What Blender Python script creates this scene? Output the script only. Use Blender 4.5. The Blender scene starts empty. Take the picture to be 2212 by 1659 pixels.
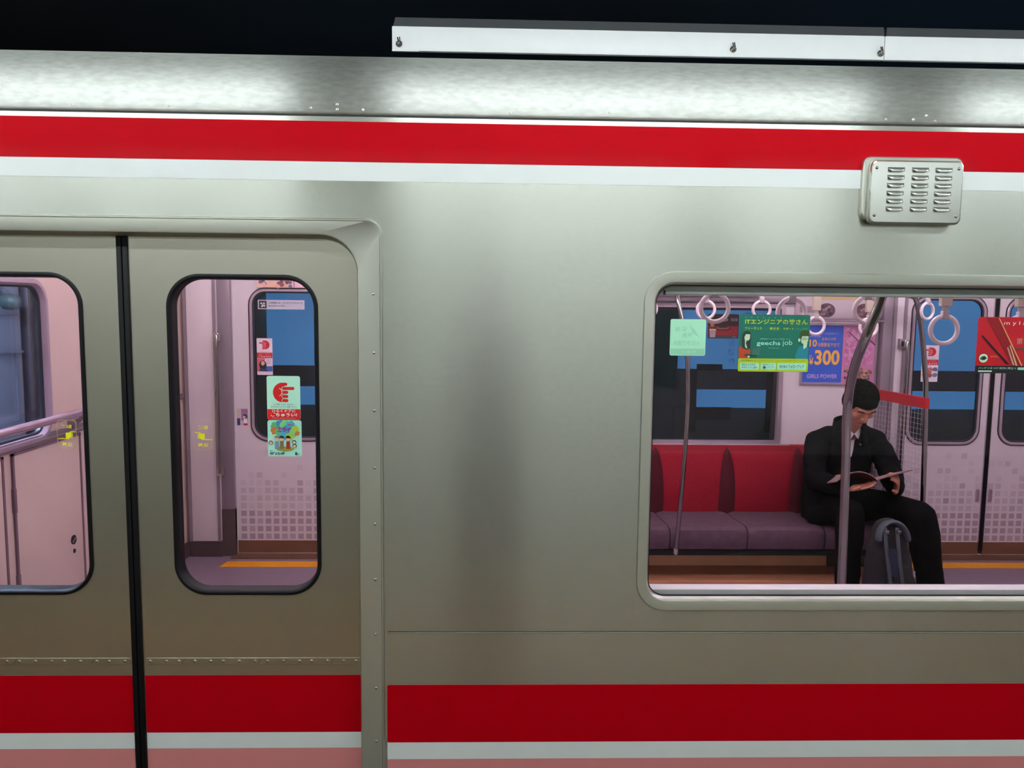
import bpy, bmesh, math, random
from mathutils import Vector, Matrix, noise
from mathutils.bvhtree import BVHTree
random.seed(7)
sc = bpy.context.scene
C = sc.collection
PI = math.pi

# ------------------------------------------------------------------ camera
cd = bpy.data.cameras.new('camera')
cam = bpy.data.objects.new('camera', cd)
C.objects.link(cam)
pitch, yaw, roll = -0.1014728, 0.02806259, 0.01094707
F = Vector((math.sin(yaw)*math.cos(pitch), math.cos(yaw)*math.cos(pitch), math.sin(pitch)))
Rt = Vector((math.cos(yaw), -math.sin(yaw), 0)); Up = Rt.cross(F)
Rr = Rt*math.cos(roll) + Up*math.sin(roll); Ur = -Rt*math.sin(roll) + Up*math.cos(roll)
M = Matrix((Rr, Ur, -F)).transposed().to_4x4()
M.translation = (0, -2.19, 1.60)
cam.matrix_world = M
cd.sensor_fit = 'HORIZONTAL'; cd.sensor_width = 36
cd.lens = 1720/2212*36
cd.clip_start = 0.02
sc.camera = cam

# ------------------------------------------------------------------ world, exposure
w = bpy.data.worlds.new('world'); sc.world = w; w.use_nodes = True
w.node_tree.nodes['Background'].inputs[0].default_value = (0.003, 0.004, 0.006, 1)
w.node_tree.nodes['Background'].inputs[1].default_value = 1
sc.view_settings.view_transform = 'Standard'
sc.view_settings.look = 'None'
sc.view_settings.exposure = 1.8
sc.view_settings.gamma = 1
sc.view_settings.use_curve_mapping = False
sc.cycles.max_bounces = 10
sc.cycles.transparent_max_bounces = 16
sc.cycles.sample_clamp_indirect = 6

PLATFORM_LAMP = 21.0
SECOND_LAMP = 4.0
CAR_LAMP = 11.5
CAB_FILL = 90.0

# ------------------------------------------------------------------ materials
def lin(c):
    return tuple(((v/255)/12.92 if v/255 <= .04045 else (((v/255)+.055)/1.055)**2.4) for v in c)
MATS = {}
def mat(name, rgb, rough=.5, metal=0., coat=0., var=.06, scale=12., bump=0., stretch=None, emit=0., spec=.5, rvar=0., aniso=0.):
    if name in MATS: return MATS[name]
    m = bpy.data.materials.new(name); m.use_nodes = True
    nt = m.node_tree; b = nt.nodes['Principled BSDF']
    c = lin(rgb)
    tc = nt.nodes.new('ShaderNodeTexCoord'); mp = nt.nodes.new('ShaderNodeMapping')
    if stretch: mp.inputs['Scale'].default_value = stretch
    nz = nt.nodes.new('ShaderNodeTexNoise'); nz.inputs['Scale'].default_value = scale; nz.inputs['Detail'].default_value = 4
    nt.links.new(tc.outputs['Object'], mp.inputs[0]); nt.links.new(mp.outputs[0], nz.inputs['Vector'])
    rp = nt.nodes.new('ShaderNodeMapRange')
    rp.inputs['From Min'].default_value = .3; rp.inputs['From Max'].default_value = .7
    rp.inputs['To Min'].default_value = 1-var; rp.inputs['To Max'].default_value = 1+var
    nt.links.new(nz.outputs['Fac'], rp.inputs['Value'])
    mx = nt.nodes.new('ShaderNodeVectorMath'); mx.operation = 'SCALE'
    mx.inputs[0].default_value = c
    nt.links.new(rp.outputs[0], mx.inputs['Scale'])
    nt.links.new(mx.outputs[0], b.inputs['Base Color'])
    b.inputs['Roughness'].default_value = rough; b.inputs['Metallic'].default_value = metal
    b.inputs['Coat Weight'].default_value = coat; b.inputs['Coat Roughness'].default_value = .08
    b.inputs['Specular IOR Level'].default_value = spec
    if aniso:
        cv_ = nt.nodes.new('ShaderNodeCombineXYZ'); cv_.inputs[2].default_value = 1
        b.inputs['Anisotropic'].default_value = aniso; nt.links.new(cv_.outputs[0], b.inputs['Tangent'])
    if rvar:
        rr = nt.nodes.new('ShaderNodeMapRange')
        rr.inputs['From Min'].default_value = .3; rr.inputs['From Max'].default_value = .7
        rr.inputs['To Min'].default_value = rough-rvar; rr.inputs['To Max'].default_value = rough+rvar
        nt.links.new(nz.outputs['Fac'], rr.inputs['Value']); nt.links.new(rr.outputs[0], b.inputs['Roughness'])
    if bump:
        bp = nt.nodes.new('ShaderNodeBump'); bp.inputs['Strength'].default_value = bump; bp.inputs['Distance'].default_value = .002
        nt.links.new(nz.outputs['Fac'], bp.inputs['Height']); nt.links.new(bp.outputs[0], b.inputs['Normal'])
    if emit:
        nt.links.new(mx.outputs[0], b.inputs['Emission Color']); b.inputs['Emission Strength'].default_value = emit
    MATS[name] = m
    return m
def glassmat(name, tint, refl=1.0, rough=0.02):
    m = bpy.data.materials.new(name); m.use_nodes = True; nt = m.node_tree; nt.nodes.clear()
    o = nt.nodes.new('ShaderNodeOutputMaterial'); t = nt.nodes.new('ShaderNodeBsdfTransparent'); g = nt.nodes.new('ShaderNodeBsdfGlossy')
    mx = nt.nodes.new('ShaderNodeMixShader'); fr = nt.nodes.new('ShaderNodeFresnel'); fr.inputs[0].default_value = 1.4
    ge = nt.nodes.new('ShaderNodeNewGeometry'); ir = nt.nodes.new('ShaderNodeMapRange')
    ir.inputs['To Min'].default_value = 1.4; ir.inputs['To Max'].default_value = 1/1.4
    nt.links.new(ge.outputs['Backfacing'], ir.inputs['Value']); nt.links.new(ir.outputs[0], fr.inputs[0])
    nz = nt.nodes.new('ShaderNodeTexNoise'); nz.inputs['Scale'].default_value = 3
    rp = nt.nodes.new('ShaderNodeMapRange'); rp.inputs['To Min'].default_value = rough; rp.inputs['To Max'].default_value = rough+.03
    nt.links.new(nz.outputs['Fac'], rp.inputs['Value']); nt.links.new(rp.outputs[0], g.inputs['Roughness'])
    t.inputs[0].default_value = (*tint, 1)
    mu = nt.nodes.new('ShaderNodeMath'); mu.operation = 'MULTIPLY'; mu.inputs[1].default_value = refl
    nt.links.new(fr.outputs[0], mu.inputs[0]); nt.links.new(mu.outputs[0], mx.inputs[0])
    nt.links.new(t.outputs[0], mx.inputs[1]); nt.links.new(g.outputs[0], mx.inputs[2]); nt.links.new(mx.outputs[0], o.inputs[0])
    return m
steel = mat('brushed_stainless_steel', (196, 199, 192), .26, .94, var=.035, scale=60, stretch=(1, 1, 1.6), aniso=.95)
steel_roof = mat('rolled_stainless_cantrail', (200, 203, 199), .37, .92, var=.12, scale=34, stretch=(1.0, 2, 3), bump=.02, aniso=1.)
steel_door = mat('satin_stainless_door', (182, 180, 168), .28, .93, var=.012, scale=3, aniso=.6)
steel_frame = mat('stainless_trim', (198, 200, 190), .33, .88, var=.01, scale=3, aniso=.8)
steel_plate = mat('stainless_plate', (200, 203, 198), .2, .9, var=.03, scale=14)
chrome = mat('polished_tube', (160, 158, 154), .09, 1., var=.02)
red = mat('red_vinyl_stripe', (182, 0, 19), .3, 0, .04, var=.015, spec=.06)
white = mat('white_vinyl_stripe', (226, 232, 232), .3, 0, .1, var=.015, spec=.3)
pink = mat('pale_pink_vinyl', (216, 134, 136), .4, 0, 0, var=.02)
rubber = mat('black_rubber', (12, 12, 16), .5, var=.1, spec=.25)
groove = mat('dark_gap', (34, 38, 40), .7)
inwall = mat('car_wall_white', (224, 214, 220), .42, var=.015, spec=.4)
inwall2 = mat('car_wall_grey_trim', (150, 136, 148), .4, .3, var=.03)
endwall = mat('bulkhead_beige', (226, 200, 194), .4, var=.015)
endtrim = mat('bulkhead_seam', (128, 102, 116), .5)
kick = mat('baseboard_brown_grey', (92, 74, 76), .45, .2)
kick2 = mat('door_sill_tan', (140, 104, 84), .35, .5)
flmat = mat('car_floor_vinyl', (140, 120, 138), .38, var=.04, scale=30)
flbrown = mat('under_seat_floor_brown', (204, 140, 106), .5, var=.06)
yellow = mat('yellow_floor_line', (246, 164, 10), .45)
darkline = mat('window_seal_dark', (36, 28, 42), .45)
silver = mat('aluminium_frame', (196, 178, 190), .3, .6)
alu = mat('sash_pale', (222, 232, 226), .35)
plastic = mat('strap_plastic', (236, 222, 226), .35, var=.02)
belt = mat('strap_belt', (190, 180, 184), .5)
holder = mat('strap_sleeve_beige', (208, 192, 176), .5)
redseat = mat('red_moquette', (158, 6, 38), .85, var=.16, scale=60, stretch=(1, 1, 3), bump=.2)
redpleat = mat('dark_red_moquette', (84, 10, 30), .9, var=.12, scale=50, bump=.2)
purpleseat = mat('purple_grey_moquette', (98, 72, 88), .85, var=.14, scale=26, bump=.3)
black = mat('matt_black', (12, 12, 13), .6)
cloth = mat('black_coat_cloth', (11, 12, 16), .9, var=.2, scale=40, bump=.3, spec=.15)
trous = mat('black_trouser_cloth', (7, 7, 10), .9, var=.2, scale=40, bump=.2, spec=.12)
skin = mat('skin', (196, 132, 108), .5, var=.05)
hairm = mat('black_hair', (8, 7, 7), .85, var=.3, scale=60, stretch=(4, 1, 1), bump=.3, spec=.1)
shirtm = mat('white_shirt', (225, 220, 226), .7)
bagm = mat('grey_backpack_cloth', (36, 33, 37), .85, var=.15, scale=40, bump=.2)
bagb = mat('navy_backpack_panel', (34, 42, 66), .7)
bagtop = mat('slate_backpack_top', (74, 84, 92), .7)
redguard = mat('red_guard_pad', (196, 12, 34), .5)
wirem = mat('white_wire', (216, 206, 214), .4, .2)
tubem = mat('platform_tube', (247, 255, 255), .4, emit=PLATFORM_LAMP, var=0)
tube2 = mat('platform_tube_far', (247, 255, 255), .4, emit=SECOND_LAMP, var=0)
carlamp = mat('car_tube', (255, 243, 249), .4, emit=CAR_LAMP, var=0)
cabfill = mat('cab_fill_tube', (220, 232, 255), .4, emit=CAB_FILL, var=0)
pfloor = mat('platform_paving', (62, 57, 44), .5, var=.1, scale=6)
pyellow = mat('tactile_yellow', (226, 146, 8), .5)
pwall = mat('platform_tile', (236, 236, 224), .35, var=.05, scale=3)
pceil = mat('platform_ceiling', (150, 152, 144), .6)
near_black = mat('near_black_concrete', (7, 7, 9), .9, var=.2)  # one near-black tone for the tunnel shell and fittings
tunwall = mat('tunnel_wall_concrete', (96, 104, 100), .9, var=.2, scale=3)
ductm = mat('white_enamel_duct', (236, 238, 240), .4, var=.015)
ductg = mat('shaded_duct_lid_grey', (66, 68, 73), .6)  # shade on the white duct's sloped top put into colour; also rods
bluem = mat('blue_reflection_glow', (60, 112, 158), .4, emit=.62, var=.12, scale=1.6)  # glow and colour stand in for a reflection of the platform sign
bluedark = mat('blue_reflection_lettering', (40, 74, 128), .4, emit=.5)
cabgrey = mat('cab_grey_paint', (124, 132, 146), .5, var=.03)
cabgrey2 = mat('cab_grey_trim', (88, 96, 112), .5)
cabpil = mat('cab_mauve_pillar', (150, 142, 156), .4, var=.08, scale=5, stretch=(1, 1, .2))
print_cols = {}
def ink(rgb):
    k = 'ink_%d_%d_%d' % rgb
    return mat(k, rgb, .45, var=.02)
glass = glassmat('clear_window_glass', (.80, .80, .80), .8)
farglass = glassmat('smoked_window_glass', (.72, .76, .80), 1.0)
cabglass = glassmat('cab_window_glass', (.7, .76, .82), 1.0)

# ------------------------------------------------------------------ mesh helpers
def rr(x0, x1, z0, z1, r, n=8):
    pts = []
    for cx, cz, a in ((x1-r, z1-r, 0), (x0+r, z1-r, 90), (x0+r, z0+r, 180), (x1-r, z0+r, 270)):
        for k in range(n+1):
            t = math.radians(a+90*k/n); pts.append((cx+r*math.cos(t), cz+r*math.sin(t)))
    return pts
def circ(cx, cz, r, n=24, rz=None):
    rz = rz or r
    return [(cx+r*math.cos(2*PI*k/n), cz+rz*math.sin(2*PI*k/n)) for k in range(n)]
def rect(x0, x1, z0, z1): return [(x0, z0), (x1, z0), (x1, z1), (x0, z1)]
DG = None
def eval_mesh(o):
    dg = bpy.context.evaluated_depsgraph_get(); dg.update()
    return bpy.data.meshes.new_from_object(o.evaluated_get(dg))
TXT = {}
def text_geo(s, bold=0.):
    k = (s, bold)
    if k not in TXT:
        c = bpy.data.curves.new('t', 'FONT'); c.body = s; c.size = 1; c.offset = bold; c.resolution_u = 3
        o = bpy.data.objects.new('t', c); C.objects.link(o); m = eval_mesh(o)
        vs = [tuple(v.co) for v in m.vertices]; fs = [tuple(p.vertices) for p in m.polygons]
        bpy.data.objects.remove(o); bpy.data.curves.remove(c); bpy.data.meshes.remove(m)
        xs = [v[0] for v in vs] or [0, 1]; ys = [v[1] for v in vs] or [0, 1]
        TXT[k] = (vs, fs, min(xs), max(xs), min(ys), max(ys))
    return TXT[k]
class G:
    def __init__(s): s.v = []; s.f = []; s.m = []; s.sm = []; s.mats = []; s.xf = None
    def mi(s, m):
        if m not in s.mats: s.mats.append(m)
        return s.mats.index(m)
    def add(s, vs, fs, m, smooth=False):
        o = len(s.v); i = s.mi(m)
        s.v += [tuple(s.xf @ Vector(v)) if s.xf else tuple(v) for v in vs]
        s.f += [tuple(k+o for k in f) for f in fs]; s.m += [i]*len(fs); s.sm += [smooth]*len(fs)
        return s
    def box(s, x0, x1, y0, y1, z0, z1, m, bev=0., seg=2):
        if not bev:
            vs = [(x, y, z) for x in (x0, x1) for y in (y0, y1) for z in (z0, z1)]
            return s.add(vs, [(0, 1, 3, 2), (4, 6, 7, 5), (0, 4, 5, 1), (2, 3, 7, 6), (0, 2, 6, 4), (1, 5, 7, 3)], m)
        b = bmesh.new(); bmesh.ops.create_cube(b, size=1)
        for v in b.verts: v.co = ((x0+x1)/2+v.co.x*(x1-x0), (y0+y1)/2+v.co.y*(y1-y0), (z0+z1)/2+v.co.z*(z1-z0))
        bmesh.ops.bevel(b, geom=b.edges[:], offset=bev, segments=seg, affect='EDGES', profile=.5)
        b.verts.ensure_lookup_table(); b.faces.ensure_lookup_table()
        s.add([v.co.copy() for v in b.verts], [[v.index for v in f.verts] for f in b.faces], m, True); b.free(); return s
    def tube(s, path, r, m, n=14, closed=False, ref=(0, 0, 1), cap=True):
        P = [Vector(p) for p in path]; N = len(P)
        R = r if isinstance(r, (list, tuple)) and len(r) == N else [r]*N
        R = [(a if isinstance(a, (list, tuple)) else (a, a)) for a in R]
        rings = []; prev = None
        T = []
        for i in range(N):
            if closed: t = P[(i+1) % N]-P[i-1]
            else: t = P[min(i+1, N-1)]-P[max(i-1, 0)]
            T.append(t.normalized())
        items = []
        if cap and not closed:
            for a in (75, 50, 25):
                c = math.cos(math.radians(a)); q = math.sin(math.radians(a))*min(R[0])
                items.append((P[0]-T[0]*q, T[0], (R[0][0]*c, R[0][1]*c)))
        for i in range(N): items.append((P[i], T[i], R[i]))
        if cap and not closed:
            for a in (25, 50, 75):
                c = math.cos(math.radians(a)); q = math.sin(math.radians(a))*min(R[-1])
                items.append((P[-1]+T[-1]*q, T[-1], (R[-1][0]*c, R[-1][1]*c)))
        vs = []
        u = None
        for p, t, ra in items:
            if u is None:
                u = Vector(ref).cross(t)
                if u.length < 1e-3: u = Vector((1, 0, 0)).cross(t)
                if u.length < 1e-3: u = Vector((0, 1, 0)).cross(t)
            u = (u-t*u.dot(t)).normalized(); w_ = t.cross(u)
            for k in range(n):
                a = 2*PI*k/n; vs.append(p+u*ra[0]*math.cos(a)+w_*ra[1]*math.sin(a))
        L = len(items); fs = []
        for i in range(L if closed else L-1):
            j = (i+1) % L
            for k in range(n):
                k2 = (k+1) % n; fs.append((i*n+k, i*n+k2, j*n+k2, j*n+k))
        if not closed:
            fs.append(tuple(range(n-1, -1, -1))); fs.append(tuple((L-1)*n+k for k in range(n)))
        return s.add(vs, fs, m, True)
    def ball(s, c, r, m, rot=None, nu=20, nv=12):
        r = r if isinstance(r, (tuple, list)) else (r, r, r); vs = []
        for i in range(nv+1):
            a = PI*i/nv
            for k in range(nu):
                b = 2*PI*k/nu; p = Vector((r[0]*math.sin(a)*math.cos(b), r[1]*math.sin(a)*math.sin(b), r[2]*math.cos(a)))
                if rot: p = rot @ p
                vs.append(p+Vector(c))
        fs = [(i*nu+k, (i+1)*nu+k, (i+1)*nu+(k+1) % nu, i*nu+(k+1) % nu) for i in range(nv) for k in range(nu)]
        return s.add(vs, fs, m, True)
    def sweep(s, loops, m, smooth=True, closed=True):
        vs = []; n = len(loops[0][0])
        for lp, y in loops: vs += [(x, y, z) for x, z in lp]
        fs = []
        for i in range(len(loops)-1):
            for k in range(n if closed else n-1):
                k2 = (k+1) % n; fs.append((i*n+k, i*n+k2, (i+1)*n+k2, (i+1)*n+k))
        return s.add(vs, fs, m, smooth)
    def sheet(s, loops, y0, y1, m, bev=0.):
        c = bpy.data.curves.new('s', 'CURVE'); c.dimensions = '2D'; c.fill_mode = 'BOTH'
        e = abs(y1-y0)/2; c.extrude = max(e-bev, 0)
        if bev: c.bevel_depth = bev; c.bevel_resolution = 2; c.offset = -bev
        for lp in loops:
            sp = c.splines.new('POLY'); sp.points.add(len(lp)-1)
            for p, q in zip(sp.points, lp): p.co = (q[0], q[1], 0, 1)
            sp.use_cyclic_u = True
        o = bpy.data.objects.new('s', c); C.objects.link(o); me = eval_mesh(o)
        ym = (y0+y1)/2
        s.add([(v.co.x, ym-v.co.z, v.co.y) for v in me.vertices], [tuple(p.vertices) for p in me.polygons], m)
        bpy.data.objects.remove(o); bpy.data.curves.remove(c); bpy.data.meshes.remove(me); return s
    def poly(s, pts, y, m):
        return s.add([(x, y, z) for x, z in pts], [tuple(range(len(pts)))], m)
    def text(s, t, x, z, h, y, m, w_=None, bold=0., mirror=False):
        vs, fs, a, b, c, d = text_geo(t, bold)
        k = h/(d-c) if d > c else h; kx = k if w_ is None else w_/(b-a)
        W_ = (b-a)*kx
        if mirror: out = [(x+W_-(v[0]-a)*kx, y, z+(v[1]-c)*k) for v in vs]
        else: out = [(x+(v[0]-a)*kx, y, z+(v[1]-c)*k) for v in vs]
        return s.add(out, fs, m)
    def prof(s, pts, x0, x1, m, smooth=True, nx=1):
        n = len(pts); vs = []
        for i in range(nx+1):
            x = x0+(x1-x0)*i/nx; vs += [(x, y, z) for y, z in pts]
        fs = [(i*n+k, i*n+k+1, (i+1)*n+k+1, (i+1)*n+k) for i in range(nx) for k in range(n-1)]
        return s.add(vs, fs, m, smooth)
    def mesh(s, name):
        me = bpy.data.meshes.new(name); me.from_pydata(s.v, [], s.f)
        for m in s.mats: me.materials.append(m)
        me.polygons.foreach_set('material_index', s.m); me.polygons.foreach_set('use_smooth', s.sm)
        me.update(); me.validate(); return me
    def build(s, name, parent=None, origin=None, recalc=False):
        me = s.mesh(name)
        if recalc:
            b = bmesh.new(); b.from_mesh(me); bmesh.ops.recalc_face_normals(b, faces=b.faces[:]); b.to_mesh(me); b.free()
        if any(s.sm):
            try: me.set_sharp_from_angle(angle=math.radians(38))
            except Exception: pass
        o = bpy.data.objects.new(name, me); C.objects.link(o)
        if parent is not None:
            me.transform(Matrix.Translation(-parent_loc(parent))); o.parent = parent
        elif origin is not None:
            me.transform(Matrix.Translation(-Vector(origin))); o.location = origin
        return o
def parent_loc(p):
    l = Vector(p.location)
    while p.parent: p = p.parent; l = l+Vector(p.location)
    return l
def empty(name, loc, label, cat, group=None):
    o = bpy.data.objects.new(name, None); C.objects.link(o); o.location = loc; o.empty_display_size = .05
    return tag(o, label, cat, group)
def tag(o, label, cat, group=None):
    o['label'] = label; o['category'] = cat
    if group: o['group'] = group
    return o
def struct(o): o['kind'] = 'structure'; return o
def copy_tree(o, parent=None):
    c = o.copy(); C.objects.link(c)
    if parent is not None: c.parent = parent
    for ch in [x for x in bpy.data.objects if x.parent == o]: copy_tree(ch, c)
    return c
def remesh(g, name, parent, voxel, smooth=4, disp=0., dsize=.08):
    me = g.mesh(name); o = bpy.data.objects.new('r', me); C.objects.link(o)
    r = o.modifiers.new('r', 'REMESH'); r.mode = 'VOXEL'; r.voxel_size = voxel; r.use_smooth_shade = True
    sm = o.modifiers.new('s', 'SMOOTH'); sm.factor = .5; sm.iterations = smooth
    if disp:
        t = bpy.data.textures.new('c', 'CLOUDS'); t.noise_scale = dsize
        d = o.modifiers.new('d', 'DISPLACE'); d.texture = t; d.strength = disp; d.mid_level = .5; d.texture_coords = 'GLOBAL'
    m2 = eval_mesh(o); m2.name = name
    m2.materials.clear(); m2.materials.append(g.mats[0])
    for p in m2.polygons: p.use_smooth = True; p.material_index = 0
    bpy.data.objects.remove(o)
    m2.transform(Matrix.Translation(-parent_loc(parent)))
    n = bpy.data.objects.new(name, m2); C.objects.link(n); n.parent = parent
    return n

# ================================================================== THE PLATFORM (behind and around the camera)
g = G(); g.box(-9, 10, -6.2, -.09, -.6, 0, pfloor); struct(g.build('platform_floor'))
g = G(); g.box(-9, 10, -6.3, -6.2, -.1, 3.1, pwall); struct(g.build('wall_platform'))
g = G(); g.box(-9, 10, -6.3, -.35, 3.1, 3.2, pceil); struct(g.build('ceiling_platform'))
g = G(); g.box(-9, 10, -.35, 6.1, 3.3, 3.4, near_black); struct(g.build('ceiling_tunnel'))
g = G(); g.box(-9, 10, 6.0, 6.1, -1.4, 2.3, tunwall); g.box(-9, 10, 6.0, 6.1, 2.3, 3.4, near_black); struct(g.build('wall_tunnel'))
g = G(); g.box(-9, 10, -.09, 6.1, -1.5, -1.4, near_black); struct(g.build('floor_tunnel'))
g = G()
for i in range(44):
    x = -6.6+i*.3
    g.box(x+.004, x+.296, -1.42, -1.12, 0, .006, pyellow)
    for j in range(5):
        for k in range(5): g.ball((x+.03+j*.06, -1.39+k*.06, .006), (.013, .013, .005), pyellow, nu=6, nv=4)
tag(g.build('tactile_paving'), 'yellow tactile paving strip mirrored low in the steel train door', 'paving')
# lamps over the platform edge
def platform_lamp(x, y, z, tm, label, group):
    e = empty('platform_lamp', (x, y, z), label, 'lamp', group)
    g = G(); g.box(x-1.03, x+1.03, y-.06, y+.06, z+.05, z+.11, ductm, .008); g.build('lamp_housing', e)
    g = G(); g.tube([(x-1.02, y, z), (x+1.02, y, z)], .019, tm, 12); g.build('tube', e)
    for s_ in (-1, 1):
        g = G(); g.box(x+s_*1.03-.02, x+s_*1.03+.02, y-.03, y+.03, z-.03, z+.06, ductm, .004); g.build('tube_socket', e)
    for s_ in (-1, 1):
        g = G(); g.tube([(x+s_*.7, y, z+.1), (x+s_*.7, y, 3.1)], .012, ductg, 8); g.build('hanger_rod', e)
    return e
first = platform_lamp(.58, -1.2, 2.72, tubem, 'fluorescent lamp above the platform edge mirrored in the curved cantrail', 'lamps above the platform edge')
for x, lb in ((-4.30, 'farthest left platform edge lamp'), (-1.86, 'platform edge lamp above the sliding doors, left of the first dark gap'), (3.02, 'platform edge lamp right of the second dark gap'), (5.46, 'farthest right platform edge lamp')):
    c = copy_tree(first); c.location.x = x; c['label'] = lb
second = platform_lamp(.4, -4.3, 2.72, tube2, 'fluorescent lamp in the row farther back over the platform', 'lamps in the rear platform row')
for x, lb in ((-4.6, 'leftmost lamp of the rear platform row'), (-2.1, 'rear platform lamp behind the sliding doors side'), (2.9, 'rear platform lamp on the big window side'), (5.4, 'rightmost lamp of the rear platform row')):
    c = copy_tree(second); c.location.x = x; c['label'] = lb

wall_fill = platform_lamp(.9, -5.35, 2.9, tube2, 'added lamp close to the tiled platform wall, second from the right', 'added lamps lighting the platform wall')  # unseen row added to brighten the platform wall mirrored in the steel
for x, lb in ((-4.1, 'leftmost added lamp close to the tiled platform wall'), (-1.6, 'second added lamp from the left close to the tiled platform wall'), (3.4, 'rightmost added lamp close to the tiled platform wall')):
    c = copy_tree(wall_fill); c.location.x = x; c['label'] = lb

# ================================================================== TRAIN BODY
DX0, DX1, DZ1 = -1.66, -.36, 1.778          # clear opening of the door
WX0, WX1, WZ0, WZ1 = .422, 1.86, .730, 1.690  # outer edge of the window trim
car = empty('subway_car', (0, 0, 0), 'stainless steel subway car side with red and white stripes beside the platform', 'train')
g = G(); g.sheet([rect(-3.4, 4.6, -.5, 2.088), rr(-1.70, -.32, -.30, 1.80, .06), rr(WX0+.012, WX1-.012, WZ0+.012, WZ1-.012, .075)], 0, .035, steel)
g.build('side_panel', car)
# cantrail and roof
pts = [(0.0, 2.093), (-.0035, 2.096), (-.0045, 2.100), (-.0045, 2.128)]
R_ = .165
for k in range(0, 19):
    a = math.radians(4+86*k/18); pts.append((-.0045+R_*(1-math.cos(a)), 2.118+R_*math.sin(a)))
pts += [(1.4, 2.34), (2.7, 2.283), (2.86, 2.1)]
g = G(); g.prof(pts, -3.4, 4.6, steel_roof, nx=1); g.build('roof_cantrail', car)
g = G(); g.box(-3.4, 4.6, .001, .02, 2.086, 2.097, groove); g.build('gutter_groove', car)
for (x0, x1) in ((-.285, 4.6), (-3.4, -1.735)):
    g = G(); g.prof([(0, .6650), (-.0012, .6645), (-.0014, .6625), (0, .6610)], x0, x1, steel_frame); g.box(x0, x1, -.0006, .0004, .6650, .6668, groove); g.build('panel_seam', car)
for px, z in ((-.85, 2.108), (-.48, 2.108), (-.41, 2.105), (-.342, 2.105), (-.27, 2.106), (-.41, 2.118), (1.065, 2.104), (1.14, 2.105), (1.175, 2.116), (1.2, 2.102), (.315, 2.11), (.82, 2.105), (1.44, 2.103), (1.62, 2.104), (-1.1, 2.106), (.05, 2.104)):
    rv = G(); rv.ball((px, -.0045, z), (.0042, .0010, .0042), steel_frame, nu=10, nv=6); rv.build('rivet', car)
# stripes (films on the panel)
g = G(); g.sheet([rect(-3.4, 4.6, 1.9705, 2.0755)], -.0008, 0, red); g.build('red_stripe', car)
g = G(); g.sheet([rect(-3.4, 4.6, 1.9205, 1.9700)], -.0008, 0, white); g.build('white_stripe', car)
for (x0, x1) in ((-.2865, 4.6), (-3.4, -1.734)):
    g = G(); g.sheet([rr(x0, x1, .3345, .5075, .004, 3)], -.0008, 0, red); g.build('red_stripe', car)
    g = G(); g.sheet([rect(x0, x1, .2835, .3342)], -.0008, 0, white); g.build('white_stripe', car)
    g = G(); g.sheet([rect(x0, x1, .02, .2832)], -.0008, 0, pink); g.build('pink_stripe', car)
# door surround
def drr(d, r): return rr(-1.727+d, -.293-d, -.35+d, 1.822-d, r, 10)
def irr(d, r): return rr(DX0+d, DX1-d, -.28, DZ1-d, r, 10)
g = G()
g.sweep([(drr(0, .045), 0), (drr(.001, .045), -.004), (drr(.003, .043), -.0062), (drr(.006, .042), -.0062), (drr(.008, .041), -.0045),
         (irr(-.004, .105), -.0045), (irr(0, .102), -.003), (irr(.003, .10), .004), (irr(.008, .098), .052)], steel_frame)
g.build('door_surround', car)
for i in range(9):
    rv = G(); rv.ball((-.318, -.0045, 1.62-i*.16), (.004, .0012, .004), steel_plate, nu=10, nv=6); rv.build('rivet', car)
# window surround and pane
def wrr(d): return rr(WX0+d, WX1-d, WZ0+d, WZ1-d, max(.085-d, .02), 10)
win = empty('x', (0, 0, 0), '', ''); bpy.data.objects.remove(win)
g = G(); g.sweep([(wrr(-.001), 0), (wrr(0), -.0035), (wrr(.0015), -.005), (wrr(.025), -.005), (wrr(.0285), -.0042), (wrr(.031), -.001), (wrr(.034), .008), (wrr(.036), .016)], steel_frame)
wf = g.build('window_surround', car)
g = G(); g.sweep([(wrr(.033), .016), (wrr(.038), .016), (wrr(.038), .022)], rubber); g.build('window_seal', wf)
g = G(); g.sheet([wrr(.036)], .018, .022, glass); g.build('window_pane', wf)
# inner sash: head bar and sill
g = G(); g.box(WX0+.03, WX1-.03, .024, .095, 1.628, 1.655, alu, .003); g.box(WX0+.03, WX1-.03, .0235, .098, 1.654, 1.70, groove); g.box(.480, .486, .0230, .030, 1.627, 1.640, black)
g.build('window_head_bar', wf)
g = G(); g.box(WX0+.0, WX1-.0, .028, .072, .735, .781, mat('sill_white', (248, 244, 248), .4), .004); g.box(WX0, WX1, .0245, .029, .750, .758, alu, .001); g.build('window_sill', wf)
g = G(); g.sheet([rect(WX0-.35, WX1+.3, .60, 1.9), rr(WX0+.022, WX1-.022, WZ0+.03, WZ1-.022, .05)], .10, .13, inwall); g.build('inner_lining', car)
g = G(); g.box(-1.9, -1.66, .10, .13, 0, 2.2, inwall); g.box(-.36, WX0-.3, .10, .13, 0, 2.2, inwall); g.box(-1.9, 3.9, .10, .13, 1.88, 2.2, inwall); g.box(-.36, 3.9, .10, .13, 0, .61, inwall); g.box(WX1+.28, 3.9, .10, .13, .6, 1.9, inwall)
struct(g.build('wall_near'))
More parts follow.
